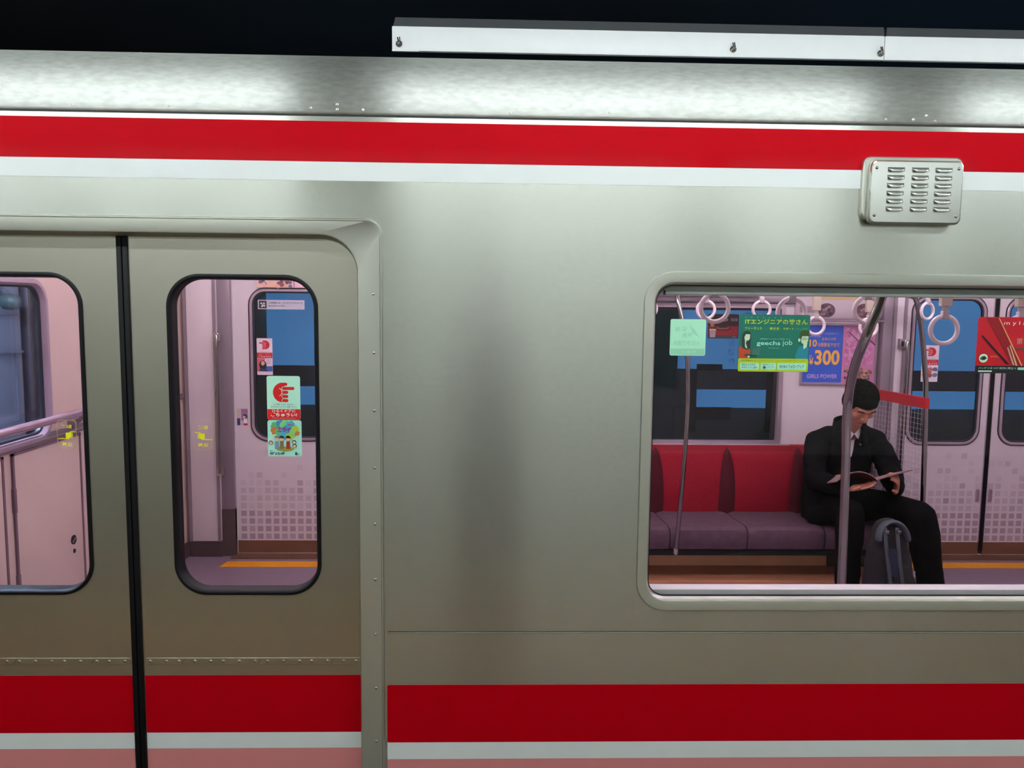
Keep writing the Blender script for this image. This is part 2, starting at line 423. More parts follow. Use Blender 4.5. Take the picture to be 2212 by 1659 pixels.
# vent cover
e = empty('vent_cover', (1.15, 0, 1.915), 'stainless louvred vent cover overlapping the upper red and white stripes', 'vent')
g = G(); g.sweep([(rr(1.006, 1.283, 1.835, 2.006, .022), 0), (rr(1.007, 1.282, 1.836, 2.005, .021), -.010), (rr(1.010, 1.279, 1.839, 2.002, .02), -.013), (rr(1.05, 1.24, 1.87, 1.97, .01), -.013)], steel_frame); g.build('mounting_flange', e)
g = G(); a = lambda d: rr(1.020+d, 1.273-d, 1.824+d, 1.993-d, max(.016-d*.6, .003))
g.sweep([(a(.002), -.012), (a(0), -.016), (a(0), -.027), (a(.002), -.031), (a(.005), -.032)], steel_plate)
g.sheet([a(.005)], -.032, -.030, steel_plate); g.build('cover_plate', e)
lv = None
for c_, xx in enumerate((1.064, 1.130, 1.194)):
    for r_ in range(6):
        z = 1.967-r_*.0208; x = xx-.0012*r_*0
        g = G(); L = .047; n = 12
        # half-dome scoop: rounded ends, open below
        vs = []; fs = []
        prof_ = [(0, 0), (.0028, .55), (.006, .9), (.0095, 1.0), (.0125, .96)]
        for i in range(n+1):
            u = i/n; xx_ = x+u*L; t = min(u, 1-u)/.22; hgt = 1 if t >= 1 else math.sqrt(max(0, 1-(1-t)**2))
            for (dz, k) in prof_:
                vs.append((xx_, -.0322-.0095*k*hgt, z+.0070-dz*(.25+.75*hgt)))
            vs.append((xx_, -.0322, z+.0070-.0125*(.25+.75*hgt)))
        m_ = len(prof_)+1
        for i in range(n):
            for k in range(m_-1): fs.append((i*m_+k, (i+1)*m_+k, (i+1)*m_+k+1, i*m_+k+1))
        g.add(vs, fs, steel_plate, True); g.build('louvre', e)
for x, z in ((1.034, 1.972), (1.258, 1.972), (1.034, 1.846), (1.258, 1.846)):
    g = G(); g.ball((x, -.032, z), (.0042, .004, .0042), chrome, nu=10, nv=6); g.build('screw', e)

# ------------------------------------------------------------------ near sliding doors
def near_door(s_, label):
    # s_=+1: leaf right of the seam, -1: left of it.  seam at -1.011
    sx = -1.011
    e = empty('sliding_door', (sx+s_*.34, .06, 0), label, 'door', 'near side sliding doors')
    def X(d): return sx+s_*d
    def rx(d0, d1, *a): x0, x1 = sorted((X(d0), X(d1))); return rr(x0, x1, *a)
    g = G(); g.sheet([rx(.012, .70, -.1, 1.80, .004, 2), rx(.119, .529, .762, 1.664, .085, 10)], .050, .085, steel_door); g.build('door_panel', e)
    def gr(d, y): x0, x1 = sorted((X(.114), X(.532))); return (rr(x0+d, x1-d, .755+d, 1.671-d, .092-d, 12), y)
    g = G(); g.sweep([gr(0, .050), gr(.001, .0455), gr(.004, .044), gr(.009, .0445), gr(.012, .048), gr(.0135, .062), gr(.0150, .088)], rubber); gk = g.build('window_gasket', e)
    g = G(); g.sheet([gr(.012, 0)[0]], .074, .078, glass); g.build('window_pane', e)
    g = G(); g.box(*sorted((X(0.001), X(.0155))), .043, .09, -.1, 1.80, rubber, .003); g.build('edge_rubber', e)
    g = G(); x0, x1 = sorted((X(.02), X(.70)))
    g.sheet([rr(x0, x1, .5475, .5665, .007, 4)], .0478, .0505, steel_door, .0006)
    n = 15
    for k in range(n):
        d = .036+k*.0425+(.004*math.sin(k*2.1)); g.ball((X(d), .048, .5565), (.0055, .0016, .0048), steel_door, nu=10, nv=6)
        if k % 5 == 2:
            g.add([(X(d+.012)-.004, .0474, .549), (X(d+.012)-.003, .0474, .549), (X(d+.012)+.006, .0474, .565), (X(d+.012)+.005, .0474, .565)], [(0, 1, 2, 3)], groove)
    g.build('rivet_strip', e)
    g = G(); g.sheet([rx(.018, .70, .3395, .5135, .003, 2)], .0488, .0500, red); g.build('red_stripe', e)
    g = G(); g.sheet([rx(.018, .70, .2905, .3392, .0005, 2)], .0488, .0500, white); g.build('white_stripe', e)
    g = G(); g.sheet([rx(.018, .70, .04, .2902, .0005, 2)], .0488, .0500, pink); g.build('pink_stripe', e)
    return e
near_door(1, 'steel sliding door leaf right of the black seam, door-caution stickers on its window')
near_door(-1, 'steel sliding door leaf left of the black seam, cut by the picture edge')

# ================================================================== INTERIOR
g = G(); g.box(-1.92, 3.9, .10, 2.80, -.04, 0, flmat); struct(g.build('floor'))
g = G(); g.box(-3.2, 3.9, .10, 2.80, 2.2, 2.24, inwall); struct(g.build('ceiling'))
# far side wall with openings for doors and window
FD = ((-1.585, -.315), (2.60, 3.80))
fw = .16, 1.845, .722, 1.615   # window opening incl. frame
g = G(); g.sheet([rect(-1.92, 3.9, 0, 2.2), rect(fw[0], fw[1], fw[2]+.012, fw[3]), rect(FD[0][0], FD[0][1], .004, 1.82), rect(FD[1][0], FD[1][1], .004, 1.82)], 2.76, 2.80, inwall)
struct(g.build('wall_far'))
g = G(); g.box(3.9, 3.94, .1, 2.8, 0, 2.2, inwall); struct(g.build('wall_right'))
# far window
e = empty('window_1', (0, 0, 0), '', ''); del e['label']; del e['category']; struct(e)
g = G()
g.sweep([(rr(fw[0], fw[1], fw[2], fw[3], .01, 3), 2.76), (rr(fw[0]+.003, fw[1]-.003, fw[2]+.003, fw[3]-.003, .01, 3), 2.742), (rr(fw[0]+.03, fw[1]-.03, fw[2]+.024, fw[3]-.03, .01, 3), 2.742), (rr(fw[0]+.034, fw[1]-.034, fw[2]+.028, fw[3]-.034, .01, 3), 2.765)], silver)
g.build('window_frame', e)
g = G(); g.sweep([(rr(fw[0]+.034, fw[1]-.034, fw[2]+.028, fw[3]-.034, .01, 3), 2.765), (rr(fw[0]+.046, fw[1]-.046, fw[2]+.034, fw[3]-.046, .02, 4), 2.767)], darkline); g.build('window_seal', e)
g = G(); g.sheet([rect(fw[0]+.03, fw[1]-.03, fw[2]+.026, fw[3]-.03)], 2.770, 2.774, farglass); g.build('window_pane', e)
g = G(); g.box(fw[0]-.02, fw[1]+.05, 2.715, 2.76, .712, .728, silver, .003); g.build('window_sill', e)

# ------------------------------------------------------------------ far sliding doors
tints = [ink((216, 206, 212)), ink((206, 193, 202)), ink((190, 176, 187)), ink((178, 162, 173))]
def far_door(seam, s_, half, label, handle=True):
    e = empty('sliding_door', (seam+s_*half/2, 2.80, 0), label, 'door', 'far side sliding doors')
    def X(d): return seam+s_*d
    def rx(d0, d1, *a): x0, x1 = sorted((X(d0), X(d1))); return rr(x0, x1, *a)
    w0, w1 = .068, .535
    g = G(); g.sheet([rx(.014, half, .085, 1.80, .003, 2), rx(w0, w1, .738, 1.66, .085, 8)], 2.775, 2.805, inwall); g.build('door_panel', e)
    x0, x1 = sorted((X(w0), X(w1)))
    def q(d): return rr(x0+d, x1-d, .730+d, 1.668-d, .098-d, 12)
    g = G(); g.sweep([(q(-.010), 2.775), (q(-.009), 2.770), (q(-.003), 2.770)], darkline); g.sweep([(q(-.003), 2.770), (q(.002), 2.765), (q(.012), 2.765), (q(.015), 2.769)], silver); g.sweep([(q(.015), 2.769), (q(.024), 2.772), (q(.024), 2.79)], darkline)
    g.build('window_frame', e)
    g = G(); g.sheet([q(.012)], 2.785, 2.789, farglass); g.build('window_pane', e)
    g = G(); g.box(*sorted((X(.001), X(.014))), 2.768, 2.806, 0.03, 1.80, rubber); g.box(*sorted((X(.014), X(.019))), 2.770, 2.776, .085, 1.80, silver); g.build('edge_rubber', e)
    g = G(); g.box(*sorted((X(.014), X(half))), 2.773, 2.806, .004, .085, kick2); g.build('kick_plate', e)
    g = G(); rnd = random.Random(int(seam*10)+s_*3)
    nc = int((half-.05)/.0507)
    for j in range(12):
        z = .112+j*.0492
        for i in range(nc+1):
            x = X(.042+i*.0507)
            pr = (1, 1, 1, 1, 1, 1, .9, .7, .45, .3, .18, .1)[j]
            if rnd.random() > pr: continue
            lvl = min(3, max(0, int(3.2-j*.33+rnd.choice((-1, 0, 0, 0, .7)))))
            if j > 4 and rnd.random() < .3: lvl = min(3, lvl+1)
            if j <= 3: lvl = rnd.choice((2, 3, 3, 3))
            g.box(x-.0175, x+.0175, 2.7742, 2.7752, z-.0175, z+.0175, tints[lvl])
    g.build('square_pattern', e)
    if handle:
        xh = X(.042)
        g = G(); g.sheet([rr(xh-.013, xh+.013, .350, .440, .0128, 6)], 2.767, 2.775, silver, .002); g.build('pull_handle', e)
        g = G(); g.sheet([rr(xh-.008, xh+.008, .357, .433, .0078, 6)], 2.7665, 2.768, inwall2); g.build('recess_shade', e)  # flat plate, shade of the recess put into its darker grey
    return e
far_door(-.945, -1, .64, 'white far door leaf seen through the near door window, squares pattern below')
far_door(-.945, 1, .63, 'white far door leaf hidden behind the steel panel, right of the first one')
far_door(3.197, -1, .60, 'white far door leaf right of the seated man, bordering the dark rubber seam')
far_door(3.197, 1, .60, 'white far door leaf cut by the right picture edge')

# thresholds with yellow line
for x0, x1, lab in ((-1.60, -.30, 'yellow floor line before the far door behind the near door window'), (2.50, 3.86, 'yellow floor line before the far door right of the seated man')):
    g = G(); g.add([(x0-.02, 2.51, .002), (x1, 2.51, .002), (x1, 2.612, .002), (x0, 2.612, .002), (x0-.02, 2.51, .0003), (x1, 2.51, .0003), (x1, 2.612, .0003), (x0, 2.612, .0003)], [(0, 1, 2, 3), (0, 4, 5, 1), (1, 5, 6, 2), (2, 6, 7, 3), (3, 7, 4, 0)], yellow)
    tag(g.build('floor_line', None, (x0, 2.55, 0)), lab, 'floor marking')
    g = G(); g.box(x0, x1, 2.66, 2.76, 0, .006, kick2); struct(g.build('trim_%d' % (1 if x0 < 0 else 2)))

# door pockets / pillars beside the doors
def pillar(x0, x1, bar_x, label, n):
    g = G(); g.box(x0, x1, 2.70, 2.76, .10, 2.2, inwall, .004); g.box(x0, x0+.02, 2.694, 2.70, .1, 2.2, inwall2); g.box(x1-.018, x1, 2.694, 2.70, .1, 2.2, inwall2)
    g.box(x0, x1, 2.705, 2.76, 0, .10, kick)
    struct(g.build('trim_%d' % n))
    e = empty('grab_bar', (bar_x, 2.69, .53), label, 'handrail')
    g = G(); g.tube([(bar_x, 2.655, .55), (bar_x, 2.648, .62), (bar_x, 2.648, 1.32), (bar_x, 2.655, 1.385)], .0125, chrome, 12, ref=(0, 1, 0)); g.build('bar', e)
    for z in (.55, 1.375):
        g = G(); g.box(bar_x-.018, bar_x+.012, 2.655, 2.70, z-.025, z+.025, steel_frame, .004); g.build('bracket', e)
pillar(-1.86, -1.665, -1.650, 'slim steel grab bar beside the far door behind the near door window', 3)
g = G(); g.box(-1.665, -1.585, 2.725, 2.76, .10, 2.2, inwall2, .004); g.box(-1.665, -1.585, 2.72, 2.76, 0, .30, kick); struct(g.build('trim_4'))
pillar(2.50, 2.585, 2.575, 'slim steel grab bar beside the far door behind the red guard pad', 5)
g = G(); g.box(2.44, 2.50, 2.70, 2.76, .1, 2.2, inwall2, .004); struct(g.build('trim_6'))
e = empty('emergency_lever_box', (2.555, 2.69, 1.37), 'small grey lever box on the far wall above the red guard pad', 'lever')
g = G(); g.box(2.535, 2.562, 2.670, 2.70, 1.345, 1.405, inwall2, .003); g.build('case', e)
g = G(); g.box(2.544, 2.552, 2.660, 2.671, 1.36, 1.39, black, .001); g.build('lever', e)

# ------------------------------------------------------------------ end bulkhead (left)
XF = Matrix(((0, -1, 0, -1.88), (1, 0, 0, 0), (0, 0, 1, 0), (0, 0, 0, 1)))   # sheet x -> Y, sheet y -> -X
g = G(); g.xf = XF
g.sheet([rect(.10, 2.76, 0, 2.2), rr(.32, 1.235, 1.02, 1.665, .09, 8)], 0, .04, endwall)
struct(g.build('wall_left'))
g = G(); g.xf = XF; g.box(.13, 2.70, -.008, 0, 0, .095, kick); struct(g.build('baseboard_left'))
e = empty('window_2', (0, 0, 0), '', ''); del e['label']; del e['category']; struct(e)
g = G(); g.xf = XF
a = lambda d: rr(.31+d, 1.255-d, 1.0+d, 1.68-d, .105-d, 10)
g.sweep([(a(0), 0), (a(.002), -.006), (a(.02), -.008), (a(.026), -.002), (a(.03), .012)], mat('bulkhead_window_trim', (178, 154, 170), .35)); g.build('window_frame', e)
g = G(); g.xf = XF; g.sweep([(a(.03), .012), (a(.038), .014), (a(.038), .03)], darkline); g.build('window_seal', e)
g = G(); g.xf = XF; g.sheet([a(.03)], .018, .022, cabglass); g.build('window_pane', e)
# handrail across it
e = empty('handrail', (-1.81, 1.1, 1.09), 'mauve steel handrail crossing the bulkhead below its window', 'handrail')
g = G(); g.tube([(-1.815, .3, 1.095), (-1.815, 1.9, 1.095)], .017, mat('mauve_rail', (206, 178, 196), .25, .7), 14); g.build('rail', e)
for y in (.5, 1.40):
    g = G(); g.tube([(-1.815, y, 1.085), (-1.84, y, 1.055), (-1.88, y, 1.045)], .011, inwall2, 10, ref=(0, 1, 0)); g.tube([(-1.88, y, 1.045), (-1.872, y, 1.045)], .028, inwall2, 14, ref=(0, 1, 0)); g.build('bracket', e)
g = G(); g.xf = XF; g.box(.13, 2.7, -.010, 0, .994, 1.004, endtrim, .002); g.box(.13, 2.7, -.004, 0, 1.008, 1.03, inwall2, .002); struct(g.build('trim_7'))
def cab_door(y0, y1, label, lock):
    e = empty('equipment_door', (-1.875, (y0+y1)/2, .1), label, 'cabinet door', 'equipment doors in the bulkhead')
    g = G(); g.xf = XF; g.box(y0, y1, -.006, 0, .12, .978, endwall, .002); g.build('panel', e)
    g = G(); g.xf = XF
    for b_ in ((y0-.012, y0, .11, .988), (y1, y1+.012, .11, .988), (y0-.012, y1+.012, .978, .988), (y0-.012, y1+.012, .11, .12)): g.box(b_[0], b_[1], -.0085, 0, b_[2], b_[3], endtrim)
    g.build('seam_frame', e)
    for z in (.80, .45):
        g = G(); g.xf = XF; g.box(y0-.018, y0-.002, -.014, 0, z-.05, z+.05, endtrim, .003); g.build('hinge', e)
    if lock:
        g = G(); g.xf = XF; g.sheet([circ(1.368, .515, .021)], -.010, -.005, darkline); g.add([(1.352, -.0105, .508), (1.354, -.0105, .503), (1.386, -.0105, .520), (1.384, -.0105, .526)], [(0, 1, 2, 3)], silver); g.build('lock', e)
        g = G(); g.xf = XF; g.sheet([circ(1.372, .462, .010)], -.008, -.005, darkline); g.build('keyhole', e)
cab_door(.955, 1.455, 'beige equipment door with round dark lock under the bulkhead handrail', True)
cab_door(.25, .875, 'beige equipment door without lock at the left picture edge', False)
# driver cab beyond the bulkhead
g = G(); g.box(-3.4, -3.36, .1, 2.76, 0, 2.2, cabgrey); g.box(-3.4, -1.92, 2.76, 2.80, 0, 2.2, cabgrey); g.box(-3.4, -1.92, .1, 2.8, -.04, 0, cabgrey2); g.box(-3.4, -1.9, .10, .13, 0, 2.2, cabgrey); struct(g.build('wall_cab'))
e = empty('equipment_cabinet', (-2.9, 2.1, 0), 'grey equipment cabinet in the cab beyond the bulkhead window', 'cabinet')
XC = Matrix(((0, -1, 0, -2.7), (1, 0, 0, 0), (0, 0, 1, 0), (0, 0, 0, 1)))
g = G(); g.xf = XC; g.box(1.5, 2.48, 0, .35, 0, 2.1, cabgrey, .01); g.build('case', e)
g = G(); g.xf = XC
for i in range(6):
    for k in range(2): g.box(2.24+k*.062-.03, 2.29+k*.062-.03, -.004, 0, 1.60+i*.014, 1.608+i*.014, cabgrey2)
g.build('vent_slots', e)
g = G(); g.xf = XC; g.box(1.6, 2.46, -.012, 0, 1.50, 1.505, cabgrey2); g.box(1.6, 2.46, -.02, 0, 1.285, 1.30, cabgrey2, .003); g.box(2.40, 2.42, -.01, 0, .9, 1.29, cabgrey2); g.build('front_seams', e)
g = G(); g.xf = XC; g.tube([(2.33, -.0, 1.58), (2.33, -.05, 1.575)], .045, mat('dark_green_knob', (54, 70, 70), .5), 18, ref=(0, 0, 1)); g.build('knob', e)
g = G(); g.box(-2.72, -2.66, 2.49, 2.515, 0, 2.1, darkline, .004); g.build('side_gasket', e)
e = empty('cab_pillar', (-2.6, 2.6, 0), 'mauve grey corner pillar beside the cab equipment cabinet', 'pillar')
g = G(); g.box(-2.66, -2.3, 2.55, 2.74, 0, 2.15, cabpil, .03, 4); g.build('post', e)
g = G(); g.box(-2.45, -2.41, 2.535, 2.55, 0, 2.15, inwall2, .004); g.build('cover_strip', e)
e = empty('cab_fill_lamp', (-2.5, 1.2, 2.17), 'added unseen ceiling lamp brightening the cab beyond the bulkhead', 'lamp')  # unseen lamp added to brighten the cab
g = G(); g.box(-2.9, -2.2, 1.1, 1.3, 2.15, 2.19, cabfill, .005); g.build('diffuser', e)
# car lamps
for y, lab in ((.95, 'ceiling lamp row on the near side of the car interior'), (1.95, 'ceiling lamp row on the far side of the car interior')):
    e = empty('car_ceiling_lamp', (1, y, 2.19), lab, 'lamp', 'ceiling lamps of the car')
    for i, x in enumerate((-1.7, -.4, .9, 2.2)):
        g = G(); g.tube([(x, y, 2.155), (x+1.18, y, 2.155)], .016, carlamp, 10); g.build('tube', e)
    g = G(); g.box(-1.75, 3.45, y-.07, y+.07, 2.185, 2.2, inwall); g.build('tray', e)

# ------------------------------------------------------------------ far bench: six seats
SX0, PIT = -.31, .45
bench = empty('train_bench', (1.0, 2.5, 0), 'long bench with red backrests and purple-grey cushions under the far window', 'bench')
for i in range(6):
    x0 = SX0+i*PIT
    if x0+PIT < .5: continue
    e = bench
    # backrest cushion: bulging panel with dips at its sides
    nu, nv = 18, 12; vs = []; fs = []
    for a_ in range(nu+1):
        u = a_/nu; x = x0+u*PIT
        for b_ in range(nv+1):
            v = b_/nv; z = .30+v*.428
            edge = min(u, 1-u)*PIT
            dip = .035*math.exp(-(edge/(.035*(1.05-v**3)))**2)*(1-v**6)
            y = 2.665+.030*v-.022*math.sin(PI*min(1, v*1.05))+dip
            if b_ >= nv-1: y += .010*(b_-nv+2)
            vs.append((x, y, z if b_ < nv else z-.002))
    for a_ in range(nu):
        for b_ in range(nv): fs.append((a_*(nv+1)+b_, (a_+1)*(nv+1)+b_, (a_+1)*(nv+1)+b_+1, a_*(nv+1)+b_+1))
    g = G(); g.add(vs, fs, redseat, True); g.box(x0, x0+PIT, 2.70, 2.757, .30, .726, redseat, .004); g.build('backrest', e)
    # dark pointed pleat on the left crease
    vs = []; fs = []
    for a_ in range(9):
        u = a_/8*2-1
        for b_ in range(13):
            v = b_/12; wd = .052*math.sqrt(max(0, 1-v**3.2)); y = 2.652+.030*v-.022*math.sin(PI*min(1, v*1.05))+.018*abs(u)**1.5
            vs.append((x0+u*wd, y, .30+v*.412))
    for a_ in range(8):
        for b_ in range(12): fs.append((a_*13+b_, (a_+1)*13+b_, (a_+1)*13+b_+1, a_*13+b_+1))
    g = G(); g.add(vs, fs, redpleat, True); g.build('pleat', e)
    # seat cushion
    prof_ = [(2.70, .312), (2.60, .316), (2.48, .322), (2.36, .330), (2.29, .335), (2.255, .331), (2.232, .316), (2.224, .29), (2.226, .24), (2.235, .205), (2.26, .195), (2.60, .195)]
    vs = []; fs = []; n = 16; m_ = len(prof_)
    for a_ in range(n+1):
        u = a_/n; x = x0+.003+u*(PIT-.006); ed = min(u, 1-u)*PIT; s = 1-math.exp(-(ed/.014)**1.2)
        for k, (y, z) in enumerate(prof_):
            dz = -.014*math.sin(PI*u)*(1 if 0 < k < 5 else 0)*.6
            yy = y+(.010*(1-s) if 4 <= k < 10 else 0); zz = z-(.010*(1-s) if k < 7 else 0)+dz
            vs.append((x, yy, zz))
    for a_ in range(n):
        for k in range(m_-1): fs.append((a_*m_+k, a_*m_+k+1, (a_+1)*m_+k+1, (a_+1)*m_+k))
    fs.append(tuple(range(m_))); fs.append(tuple(n*m_+k for k in range(m_-1, -1, -1)))
    g = G(); g.add(vs, fs, purpleseat, True); g.build('seat_cushion', e, recalc=True)
    g = G(); g.box(x0, x0+PIT, 2.25, 2.74, .163, .196, black); g.build('seat_frame', e)
e = bench
g = G(); g.box(-.31, 2.08, 2.52, 2.755, .0, .163, mat('tan_heater_cover', (255, 204, 150), .45)); g.build('heater_cover', e)
g = G(); g.box(-.31, 2.39, 2.22, 2.52, .0, .012, flbrown); g.build('base_step', e)
g = G(); g.box(2.08, 2.39, 2.50, 2.755, .0, .163, kick); g.build('end_cover', e)

# poles
def pole(name, path, r, label, extra=None):
    P = [Vector(p) for p in path]; out = []
    for i in range(len(P)-1):
        p0, p1, p2, p3 = P[max(i-1, 0)], P[i], P[i+1], P[min(i+2, len(P)-1)]
        for k in range(6):
            t = k/6; out.append(.5*((2*p1)+(p2-p0)*t+(2*p0-5*p1+4*p2-p3)*t*t+(3*p1-p0-3*p2+p3)*t**3))
    out.append(P[-1])
    e = empty(name, path[-1], label, 'pole')
    g = G(); g.tube(out, r, chrome, 16, ref=(0, 1, 0)); g.build('tube', e)
    for p, d in ((P[-1], .01),):
        g = G(); g.tube([p+Vector((0, 0, -d)), p+Vector((0, 0, d))], r*1.12, steel_frame, 16, ref=(0, 1, 0)); g.build('foot_flange', e)
    return e
pole('grab_pole', [(1.03, 2.36, 2.2), (1.035, 2.34, 1.85), (1.046, 2.27, 1.647), (1.092, 2.22, 1.40), (1.105, 2.20, 1.15), (1.105, 2.20, .90), (1.092, 2.20, .60), (1.078, 2.205, .34), (1.070, 2.215, .20)], .0125, 'thin steel pole before the far bench, crossing behind the mint square sticker')
pole('grab_pole', [(1.34, .40, 2.2), (1.325, .42, 1.85), (1.312, .46, 1.64), (1.288, .50, 1.51), (1.294, .60, 1.375), (1.325, .70, 1.229), (1.350, .745, 1.008), (1.362, .76, .75), (1.366, .76, .50), (1.366, .76, .30)], .0165, 'thick curved steel pole crossing in front of the seated man')
# guard partition at the bench end
e = empty('end_partition', (2.48, 2.5, .3), 'steel end partition with red pad and white wire mesh right of the man', 'guard')
g = G(); g.tube([(2.10, 2.25, 1.672), (2.28, 2.25, 1.672), (2.345, 2.25, 1.668), (2.385, 2.25, 1.655), (2.402, 2.25, 1.62), (2.430, 2.25, 1.50), (2.455, 2.25, 1.35), (2.478, 2.25, 1.18), (2.488, 2.25, 1.0), (2.497, 2.25, .75), (2.505, 2.25, .5), (2.508, 2.25, .30), (2.508, 2.26, .17)], .0145, chrome, 16, ref=(0, 1, 0)); g.build('end_pole', e)
g = G()
g.add([(2.425, 2.755, 1.028), (2.500, 2.235, 1.028), (2.500, 2.235, 1.088), (2.425, 2.755, 1.088), (2.405, 2.75, 1.028), (2.468, 2.228, 1.028), (2.468, 2.228, 1.088), (2.405, 2.75, 1.088)], [(0, 1, 2, 3), (4, 7, 6, 5), (0, 4, 5, 1), (3, 2, 6, 7), (1, 5, 6, 2), (0, 3, 7, 4)], redguard); g.build('guard_pad', e, recalc=True)
g = G()
def GX(y): return 2.415+(2.75-y)/(2.75-2.25)*.075
for i in range(16):
    y = 2.285+i*.029; g.tube([(GX(y), y, .36), (GX(y), y, 1.03)], .0010, wirem, 5, ref=(0, 1, 0), cap=False)
for i in range(23):
    z = .37+i*.0295; g.tube([(GX(2.26), 2.26, z), (GX(2.74), 2.74, z)], .0010, wirem, 5, cap=False)
g.build('wire_mesh', e)
g = G(); g.tube([(2.5, 2.26, .345), (GX(2.74), 2.74, .345)], .008, chrome, 10); g.build('lower_rail', e)

# luggage rack line over the far bench and hanging rods
e = empty('luggage_rack', (1, 2.6, 1.66), 'steel luggage rack edge above the far bench window', 'rack')
g = G(); g.tube([(-.3, 2.50, 1.685), (1.70, 2.50, 1.685)], .012, chrome, 10); g.build('front_rail', e)
for i in range(5):
    g = G(); g.box(-.3, 1.70, 2.54+i*.045, 2.552+i*.045, 1.672, 1.68, silver); g.build('shelf_bar', e)
g = G(); g.box(-.3, 1.9, 2.72, 2.758, 1.618, 1.66, inwall2, .005); g.build('wall_bracket', e)
for y, lab in ((.75, 'overhead strap rod nearer the window, out of view'), (2.2, 'overhead strap rod above the far bench')):
    e = empty('strap_rod', (1, y, 1.95), lab, 'rod')
    g = G(); g.tube([(-.3, y, 1.95), (3.6, y, 1.95)], .015, chrome, 12); g.build('rod', e)
    for x in (.1, 1.9, 3.4):
        g = G(); g.tube([(x, y, 1.95), (x, y, 2.2)], .011, chrome, 10, ref=(0, 1, 0)); g.build('bracket', e)
# hanging straps
def strap(x, y, z, r, label, group, rot=0.):
    e = empty('hanging_strap', (x, y, 1.95), label, 'strap', group)
    g = G(); n = 28; rr_ = r-.0085
    g.tube([(x+rr_*math.cos(2*PI*k/n)*math.cos(rot), y+rr_*math.cos(2*PI*k/n)*math.sin(rot), z+rr_*math.sin(2*PI*k/n)) for k in range(n)], .0085, plastic, 12, closed=True); g.build('ring', e)
    g = G(); g.box(x-.013, x+.013, y-.011, y+.011, z+r-.02, z+r+.012, belt, .004); g.build('ring_clip', e)
    g = G(); g.box(x-.011, x+.011, y-.002, y+.002, z+r, 1.96, belt); g.build('belt', e)
    if z < 1.55:
        g = G(); g.box(x-.021, x+.021, y-.012, y+.012, z+r+.028, z+r+.20, holder, .004); g.build('sleeve', e)
    return e
GN, GF = 'hanging straps of the near row', 'hanging straps of the far row'
strap(.830, .75, 1.590, .060, 'white strap ring overlapping a smaller ring, above the coffee poster', GN)
strap(1.118, .75, 1.576, .060, 'larger white strap ring right above the green poster', GN)
strap(1.402, .75, 1.588, .057, 'white strap ring cut by the window head beside the curved pole', GN)
strap(1.697, .75, 1.517, .060, 'large white strap ring in front of the far door window', GN)
strap(1.985, .75, 1.517, .060, 'white strap hanging behind the red cosmetics poster', GN)
strap(.868, 2.2, 1.575, .057, 'white strap ring cut by the left edge of the big window', GF)
strap(1.191, 2.2, 1.574, .057, 'smaller white strap ring overlapped by a bigger ring', GF)
strap(1.501, 2.2, 1.577, .056, 'smaller white strap ring above the left half of the green poster', GF)
strap(1.809, 2.2, 1.492, .056, 'white strap ring with beige sleeve hanging before the blue poster', GF)
strap(2.106, 2.2, 1.485, .057, 'white strap ring with beige sleeve before the pink blossom poster', GF)
strap(2.433, 2.2, 1.580, .053, 'narrow white strap ring beside the bent guard pole', GF, .35)

# ================================================================== DUCT above the roof
e = empty('cable_duct', (1, .6, 2.44), 'long white cable duct with wing bolts hanging above the train roof', 'duct')
for x0, x1 in ((-.338, 1.3395), (1.3415, 4.8)):
    g = G(); g.box(x0, x1, .60, .618, 2.441, 2.521, ductm, .003); g.box(x0+.01, x1, .618, .76, 2.500, 2.521, near_black); g.box(x0-.0, x0+.09, .597, .60, 2.4385, 2.441, ductm) if x0 < 0 else None; g.build('channel', e)
    g = G(); g.add([(x0+.004, .603, 2.521), (x1, .603, 2.521), (x1, .613, 2.553), (x0+.010, .613, 2.553), (x0+.004, .76, 2.521), (x1, .76, 2.521), (x1, .75, 2.553), (x0+.010, .75, 2.553)], [(0, 1, 2, 3), (4, 7, 6, 5), (3, 2, 6, 7), (0, 3, 7, 4), (1, 5, 6, 2)], ductg); g.build('lid', e)
for x, z in ((-.314, 2.462), (.818, 2.466), (1.326, 2.462)):
    g = G(); g.tube([(x, .600, z), (x, .596, z)], .011, chrome, 16, ref=(0, 0, 1), cap=False); g.tube([(x, .597, z), (x, .583, z)], .005, chrome, 12); g.tube([(x-.004, .590, z+.018), (x, .586, z), (x+.005, .590, z-.002)], .0022, chrome, 8)
    g.tube([(x+.002, .592, z+.020), (x+.004, .588, z+.004)], .0018, groove, 6); g.build('wing_bolt', e)
for x in (3.1, 4.4):
    g = G(); g.box(x-.02, x+.02, .66, .70, 2.55, 3.3, near_black); g.build('hanger', e)

